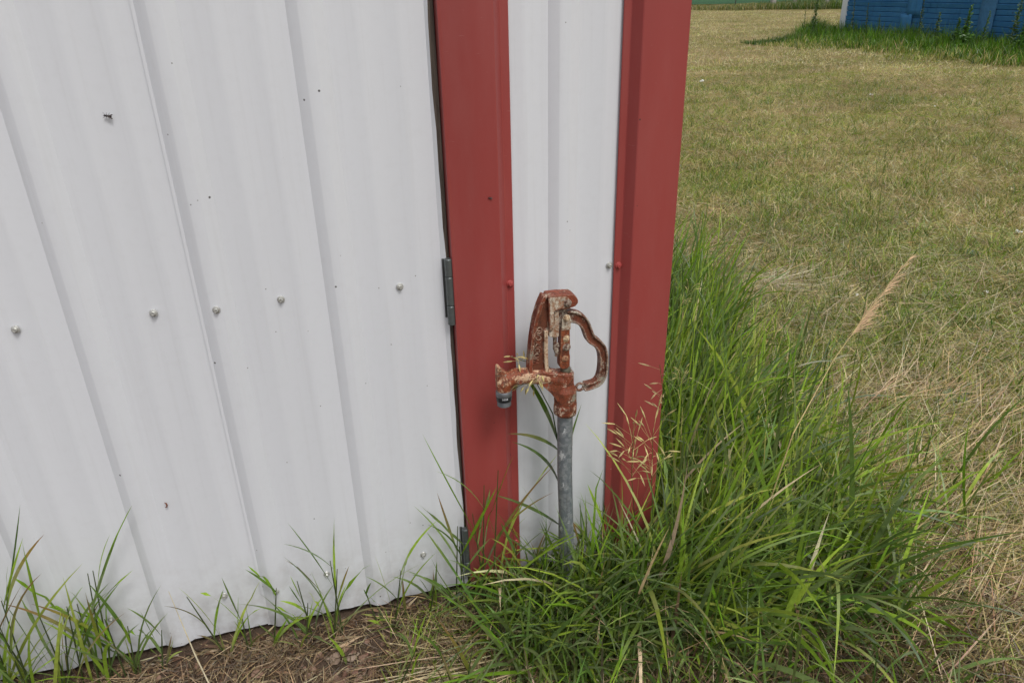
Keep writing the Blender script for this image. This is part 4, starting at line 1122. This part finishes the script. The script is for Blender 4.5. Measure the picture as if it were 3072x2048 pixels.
def brome(root, base, path, tips, col, scol, label, group=None, spk=.020, cat='grass stalk', r0=.0012, droop=.6, wspk=.0032):
    """a stalk with a loose head of spikelets"""
    e = empty('brome_stalk', base); tag(e, label, cat, group)
    mbs = MB(); n = len(path); mbs.tube(path, [lerp(r0, r0*.5, i/(n-1)) for i in range(n)], 5)
    rr = random.Random(int(abs(base[0])*7717)+tips)
    st = mbs.build('stem', leaf_mat, e); ca = st.data.color_attributes.new('Col', 'FLOAT_COLOR', 'POINT'); ca.data.foreach_set('color', list((*col, 1))*len(st.data.vertices))
    a = Vector(path[-2]); b = Vector(path[-1]); d_ = (b-a)
    hd = MB(); cols_ = []
    for k in range(tips):
        t = k/tips; p0 = a+d_*t
        dr_ = Vector((rr.gauss(0, 1), rr.gauss(0, .7), rr.gauss(.15, .6))).normalized()*spk*rr.uniform(.8, 2.2)+d_.normalized()*spk*rr.uniform(.6, 1.6)
        p1 = p0+dr_; p1.y = min(p1.y, -.032) if p1.x < .74 else p1.y
        hd.tube([p0, p1], [.0004, .0004], 3)
        dd = (dr_.normalized()+Vector((0, 0, -droop*rr.random()))).normalized(); L_ = spk*rr.uniform(.9, 1.5)
        p2 = p1+dd*L_*.45; p3 = p1+dd*L_
        for q_ in (p2, p3):
            if q_.x < .74: q_.y = min(q_.y, -.031)
        hd.tube([p1, p2, p3], [wspk*.25, wspk*.5, wspk*.08], 5)
    h_ = hd.build('seed_head', leaf_mat, e)
    nv = len(h_.data.vertices); ca = h_.data.color_attributes.new('Col', 'FLOAT_COLOR', 'POINT')
    cc = np.ones((nv, 4)); cc[:, :3] = np.array(scol)*(1+rng.normal(0, .22, (nv, 1))); ca.data.foreach_set('color', cc.astype(np.float32).ravel())
    return e
def plume(b, path):
    e = empty('dry_plume', (b[0], b[1], path[0][2])); tag(e, 'tall dry tan plume arching out of the grass over the lawn', 'grass stalk')
    mbs = MB(); mbs.tube(path, [.0020, .0018, .0016, .0013, .0010, .0005], 6)
    st = mbs.build('stem', leaf_mat, e); ca = st.data.color_attributes.new('Col', 'FLOAT_COLOR', 'POINT'); ca.data.foreach_set('color', list((.60, .48, .24, 1))*len(st.data.vertices))
    rr = random.Random(5); hd = MB(); a_ = Vector(path[-3]).lerp(Vector(path[-2]), .5); m_ = Vector(path[-2]); b_ = Vector(path[-1]); d_ = (b_-a_).normalized()
    sag = Vector((.75, .25, -.5)).normalized()
    for k in range(95):
        t = rr.random()**.8; p0 = a_.lerp(m_, t*2) if t < .5 else m_.lerp(b_, t*2-1)
        out = (d_+sag*rr.uniform(-.1, 1.3)+Vector((rr.gauss(0, .17), rr.gauss(0, .17), rr.gauss(0, .17)))).normalized(); ln_ = rr.uniform(.045, .105)*(1.15-.5*t)
        p1 = p0+out*ln_*.5; p2 = p0+(out+sag*.15).normalized()*ln_
        hd.tube([p0, p1, p2], [.0005, .0014, .0003], 4)
    h_ = hd.build('seed_head', leaf_mat, e); nv = len(h_.data.vertices); ca = h_.data.color_attributes.new('Col', 'FLOAT_COLOR', 'POINT')
    cc = np.ones((nv, 4)); cc[:, :3] = np.array((.62, .44, .27))*(1+rng.normal(0, .16, (nv, 1))); ca.data.foreach_set('color', cc.astype(np.float32).ravel())
    one_leaf(e, (1.20, .017, .504), .13, .0070, R(10), R(70), R(85), (.42, .40, .20), (.62, .55, .36), .2)
    one_leaf(e, (1.20, .017, .502), .12, .0060, R(185), R(75), R(25), (.20, .24, .10), (.40, .38, .22), .2)
    return e
SG = (.62, .53, .25); GS = (.08, .14, .035)
g0 = lambda x, y: float(gh(x, y))
brome('a', (.640, -.10, g0(.64, -.1)), [(.640, -.10, g0(.64, -.1)), (.625, -.105, .20), (.605, -.11, .36), (.595, -.125, .495)], 26, GS, SG, 'gold-green brome seed head standing before the red corner trim', None, .022, wspk=.0040)
brome('a', (.665, -.12, g0(.665, -.12)), [(.665, -.12, g0(.665, -.12)), (.66, -.125, .22), (.645, -.13, .36), (.635, -.14, .500)], 22, GS, SG, 'spreading brome seed head beside the gold-green one at the corner', None, .021, wspk=.0040)
brome('a', (.735, -.10, g0(.735, -.1)), [(.735, -.10, g0(.735, -.1)), (.725, -.10, .28), (.685, -.10, .50), (.655, -.11, .640)], 11, GS, (.56, .43, .24), 'thin reddish brome spray at the edge of the corner trim', None, .018, wspk=.0040)
brome('a', (.455, -.066, g0(.455, -.066)), [(.455, -.066, g0(.455, -.066)), (.449, -.064, .45), (.446, -.062, .60), (.408, -.064, .660), (.366, -.074, .676), (.328, -.086, .700)], 9, GS, SG, 'brome spray reaching over the top of the hydrant spout', None, .013, wspk=.0042)
brome('a', (.457, -.062, g0(.457, -.062)), [(.457, -.062, g0(.457, -.062)), (.450, -.062, .45), (.446, -.062, .62), (.405, -.090, .674), (.376, -.121, .652)], 11, GS, SG, 'brome spray hanging across the front of the spout', None, .012, droop=1.2, wspk=.0042)
brome('a', (.450, -.058, g0(.45, -.058)), [(.450, -.058, g0(.45, -.058)), (.447, -.058, .45), (.445, -.058, .595), (.400, -.056, .622), (.345, -.058, .606)], 8, GS, SG, 'drooping brome spray hanging below the hydrant spout', None, .014, droop=2.4, wspk=.0042)
# tall stalks in the bank right of the corner
plume((.95, -.13), [(.95, -.13, g0(.95, -.13)), (.975, -.12, .22), (1.02, -.106, .396), (1.2, .017, .504), (1.345, .097, .580), (1.560, .209, .684)])
for k, (bx_, by_, tx, ty, tz) in enumerate(((1.16, -.09, 1.566, .396, .948), (1.15, .2, 1.36, .30, .50), (1.0, .5, 1.12, .75, .56), (1.35, -.1, 1.50, -.05, .42))):
    b0 = (bx_, by_, g0(bx_, by_))
    brome('a', b0, [b0, (lerp(bx_, tx, .35), lerp(by_, ty, .3), tz*.40), (lerp(bx_, tx, .7), lerp(by_, ty, .65), tz*.75), (tx, ty, tz)], 7, (.09, .13, .035), (.16, .18, .06), 'slender green flowering stalk rising from the tall grass by the corner', 'green flowering stalks by the corner', .008, droop=.1, wspk=.0016)
for k in range(12):
    bx_ = .80+.04*k*rng.uniform(.6, 1.2); by_ = rng.uniform(.0, 1.5); tx = bx_+rng.uniform(.02, .16); ty = by_+rng.uniform(-.03, .12); tz = rng.uniform(.30, .46)
    b0 = (bx_, by_, g0(bx_, by_))
    brome('a', b0, [b0, (bx_+.02, by_, tz*.5), (lerp(bx_, tx, .6), lerp(by_, ty, .6), tz*.85), (tx, ty, tz)], 12, GS, SG, 'pale brome seed head nodding among the tall corner grass', 'brome heads in the tall corner grass', .014, droop=.9, wspk=.0026)

# a bleached straw leaning on the door
sx0, sx1 = (-.352, -.095), (-.425, -.0215)
mbs = MB(); mbs.tube([(-.352, -.150, g0(-.352, -.15)-.004), (-.390, -.085, .085), (-.4245, -.0215, .215)], [.0018, .0016, .0006], 6)
q = mbs.build('straw_stem', leaf_mat); ca = q.data.color_attributes.new('Col', 'FLOAT_COLOR', 'POINT'); ca.data.foreach_set('color', list((.66, .58, .42, 1))*len(q.data.vertices))
tag(q, 'single bleached straw stem leaning against the white door', 'straw')

# ------------------------------------------------------------------ stones in the bare soil
stones = []
for k in range(5):
    bm = bmesh.new(); bmesh.ops.create_icosphere(bm, subdivisions=2, radius=1.0)
    rs = random.Random(40+k); cuts = [(Vector((rs.gauss(0, 1), rs.gauss(0, 1), rs.gauss(0, 1))).normalized(), rs.uniform(.55, .85)) for _ in range(9)]
    for v in bm.verts:
        for nn, dd in cuts:
            ov = v.co.dot(nn)-dd
            if ov > 0: v.co -= nn*ov
        v.co.z *= .72
    me = bpy.data.meshes.new('stone'); bm.to_mesh(me); bm.free(); me.materials.append(stone_mat)
    stones.append(me)
rs = random.Random(12)
for k in range(80):
    if k < 66: x, y = rs.gauss(-.045, .090), rs.gauss(-.125, .038)
    else: x, y = rs.uniform(-.55, .2), rs.uniform(-.30, -.05)
    y = min(y, -.045); r = abs(rs.gauss(0, .0040))+.0045
    o = bpy.data.objects.new('stone', stones[k % 5]); COL.objects.link(o)
    o.scale = (r*rs.uniform(.9, 1.4), r, r*rs.uniform(.75, 1)); o.rotation_euler = (rs.uniform(-.4, .4), rs.uniform(-.4, .4), rs.uniform(0, 6.28))
    o.location = (x, y, g0(x, y)+r*.45)
    tag(o, 'small angular pinkish stone in the bare soil before the door', 'stone', 'stones in the bare soil')

# ------------------------------------------------------------------ weeds by the blue shed
def weed(s_, o_, h_, n, wide, label, col=(.07, .12, .035), group=None):
    h_ *= 1.0
    q = BC+BD*s_+BN*o_; x, y = q; z = g0(x, y)
    e = empty('weed', (x, y, z)); tag(e, label, 'weed', group)
    rr = random.Random(int(s_*991)+n)
    P = [Vector((x+.03*math.sin(t*3+s_), y+.02*math.sin(t*2), z+h_*t)) for t in (0, .33, .66, 1)]
    mbs = MB(); mbs.tube(P, [.007, .006, .005, .003], 5)
    st = mbs.build('stem', leaf_mat, e); ca = st.data.color_attributes.new('Col', 'FLOAT_COLOR', 'POINT'); ca.data.foreach_set('color', list((.09, .11, .04, 1))*len(st.data.vertices))
    B_, az_, L_ = [], [], []
    for k in range(n):
        t = (k+.5)/n; p_ = P[0].lerp(P[-1], .12+.88*t); B_.append((p_.x+rr.gauss(0, wide*.3*(1.1-t)), p_.y+rr.gauss(0, wide*.3*(1.1-t)), p_.z)); az_.append(rr.uniform(0, 6.28)); L_.append(wide*(1.15-.8*t)*rr.uniform(.6, 1.2))
    B_ = np.array(B_); N = len(B_); c0 = (np.array(col)*1.5+np.array((.03, .07, .01)))*(1+rng.normal(0, .2, (N, 1)))
    V, Q, T, C = blades(B_, np.array(L_), np.array(L_)*.30+.006, np.array(az_), rng.uniform(.4, 1.3, N), rng.uniform(0, 1.1, N), 3, c0*.85, c0*1.25, clamp=False, twist=rng.normal(0, .6, N), wprof=np.array([.3, 1, .8, 0]))
    f = np_mesh('foliage', V-np.array(world_loc(e)), T, Q, leaf_mat, C); f.parent = e
    return e
weed(-.22, .55, .92, 260, .09, 'bushy dark weed standing beside the white corner board', (.055, .085, .030))
weed(-.55, .55, .62, 80, .06, 'slim weed left standing beyond the corner board', (.085, .12, .04))
weed(.62, .30, .95, 110, .06, 'tall slender weed against the blue siding near the white board', (.10, .115, .045))
weed(1.02, .30, .80, 110, .06, 'second slender weed along the blue siding', (.095, .115, .045))
weed(1.40, .32, .60, 90, .06, 'short weed between the slender weeds and the wrinkled blue patch', (.075, .105, .045))
weed(2.42, .35, .92, 110, .07, 'slender pale weed just past the wrinkled blue patch', (.10, .125, .04))
weed(2.95, .50, .66, 160, .09, 'bushy grey-green weed before the blue siding', (.085, .12, .05))
weed(3.45, .60, .60, 190, .10, 'leafy weed below the pale blue patch', (.06, .12, .03))
weed(3.75, .75, .80, 260, .11, 'large leafy weed rising in front of the pale blue patch', (.065, .12, .03))
weed(4.00, .60, .72, 130, .08, 'narrow weed right beside the largest leafy weed', (.07, .125, .03))
weed(4.45, .50, .98, 190, .10, 'tallest ragged weed near the middle of the blue wall', (.085, .12, .05))
weed(4.75, .70, .65, 190, .11, 'broad low weed farther along the blue wall', (.06, .115, .03))
weed(5.20, .60, .80, 190, .11, 'leafy weed at the near half of the blue wall', (.07, .12, .035))

# ------------------------------------------------------------------ small things
def fly(x, y, z, s, rot, label):
    e = empty('fly', (x, y, z)); tag(e, label, 'fly')
    b = MB(); b.ball((-.0030, -.0018, 0), (.0016, .0014, .0015), 2); b.ball((0, -.0022, 0), (.0026, .0018, .0019), 2); b.ball((.0038, -.0018, -.0002), (.0034, .0016, .0019), 2)
    o = b.build('body', fly_dark, e, loc=(0, 0, 0), smooth=60)
    for sg in (1, -1):
        w = MB(); w.prism([(0, 0), (.003, sg*.0016), (.008, sg*.0040), (.0088, sg*.0030), (.0075, sg*.0014), (.003, sg*.0002)], -.0040, -.0037)
        w.build('wing', fly_wing, e, loc=(0, 0, 0))
    for k, (lx, ex_) in enumerate(((-.002, -.0058), (0, -.0008), (.0015, .004))):
        for sg in (1, -1):
            w = MB(); w.tube([(lx, -.0016, 0), ((lx+ex_)/2, -.0022, sg*.0028), (ex_, -.0003, sg*.0046)], .00022, 4); w.build('leg', fly_dark, e, loc=(0, 0, 0))
    e.scale = (s, s, s); e.rotation_euler = (0, rot, 0)
    return e
fly(-.3173, -.0005, 1.1985, 1.05, R(12), 'dark fly resting on the upper white door')
fly(.3160, -.0228, 1.0099, .62, R(8), 'tiny dark fly on the red trim by the door')
lv = MB(); lv.tube([(-.3905, -.0022, .430), (-.3875, -.0024, .4275), (-.3868, -.0024, .4225), (-.3885, -.0024, .4185), (-.3915, -.0022, .4180)], [.0006, .0014, .0016, .0014, .0006], 8)
tag(lv.build('larva', larva_mat, smooth=60), 'curled rusty-brown larva stuck low on the white door', 'larva')

rf_ = random.Random(77)
for k, (x, y, r, lab) in enumerate(((5.502, 8.736, .045, 'white fluff scrap far out near the shed side of the lawn'), (6.665, 6.639, .030, 'small white fluff scrap on the lawn facing the blue shed'), (6.608, 5.549, .022, 'tiny white scrap lying in dry lawn by a pale twig'),
                               (3.813, 1.808, .022, 'white fluff tuft on open lawn well clear of the tall grass'), (2.891, 1.107, .016, 'white fluff tuft on the lawn beyond the tan plume'), (2.317, 1.253, .012, 'small white fluff spot behind the tan plume stem'), (.777, -.148, .016, 'white feathery fluff caught low in the grass before the corner'))):
    e = MB()
    for q in range(7):
        a = rf_.uniform(0, 6.28); d_ = r*rf_.uniform(0, .7)
        e.ball((x+d_*math.cos(a), y+d_*math.sin(a), g0(x, y)+.022+r*.3*rf_.random()), (r*rf_.uniform(.2, .55), r*rf_.uniform(.2, .5), r*rf_.uniform(.1, .28)), 1)
    tag(e.build('fluff', fluff_mat, smooth=80), lab, 'fluff')
def broadleaf(x, y, n, r, label):
    e = empty('broadleaf_weed', (x, y, g0(x, y))); tag(e, label, 'weed')
    for k in range(n):
        a = 6.28*k/n+random.uniform(-.3, .3)
        one_leaf(e, (x, y, g0(x, y)+.006), r*random.uniform(.8, 1.2), r*.55, a, R(58), R(40), (.06, .12, .03), (.08, .15, .04), random.gauss(0, .2), 6, prof=np.array([.15, .5, .95, 1, .8, .5, 0]))
broadleaf(2.05, .39, 5, .06, 'low broad-leaved weed in the lawn right of the plume')
broadleaf(2.62, .95, 4, .05, 'small dark broad-leaved weed farther out on the lawn')
broadleaf(2.35, 1.95, 5, .05, 'broad-leaved weed just behind the pale straw heap')
broadleaf(3.30, 1.60, 6, .06, 'wide broad-leaved weed on open lawn past the plume')
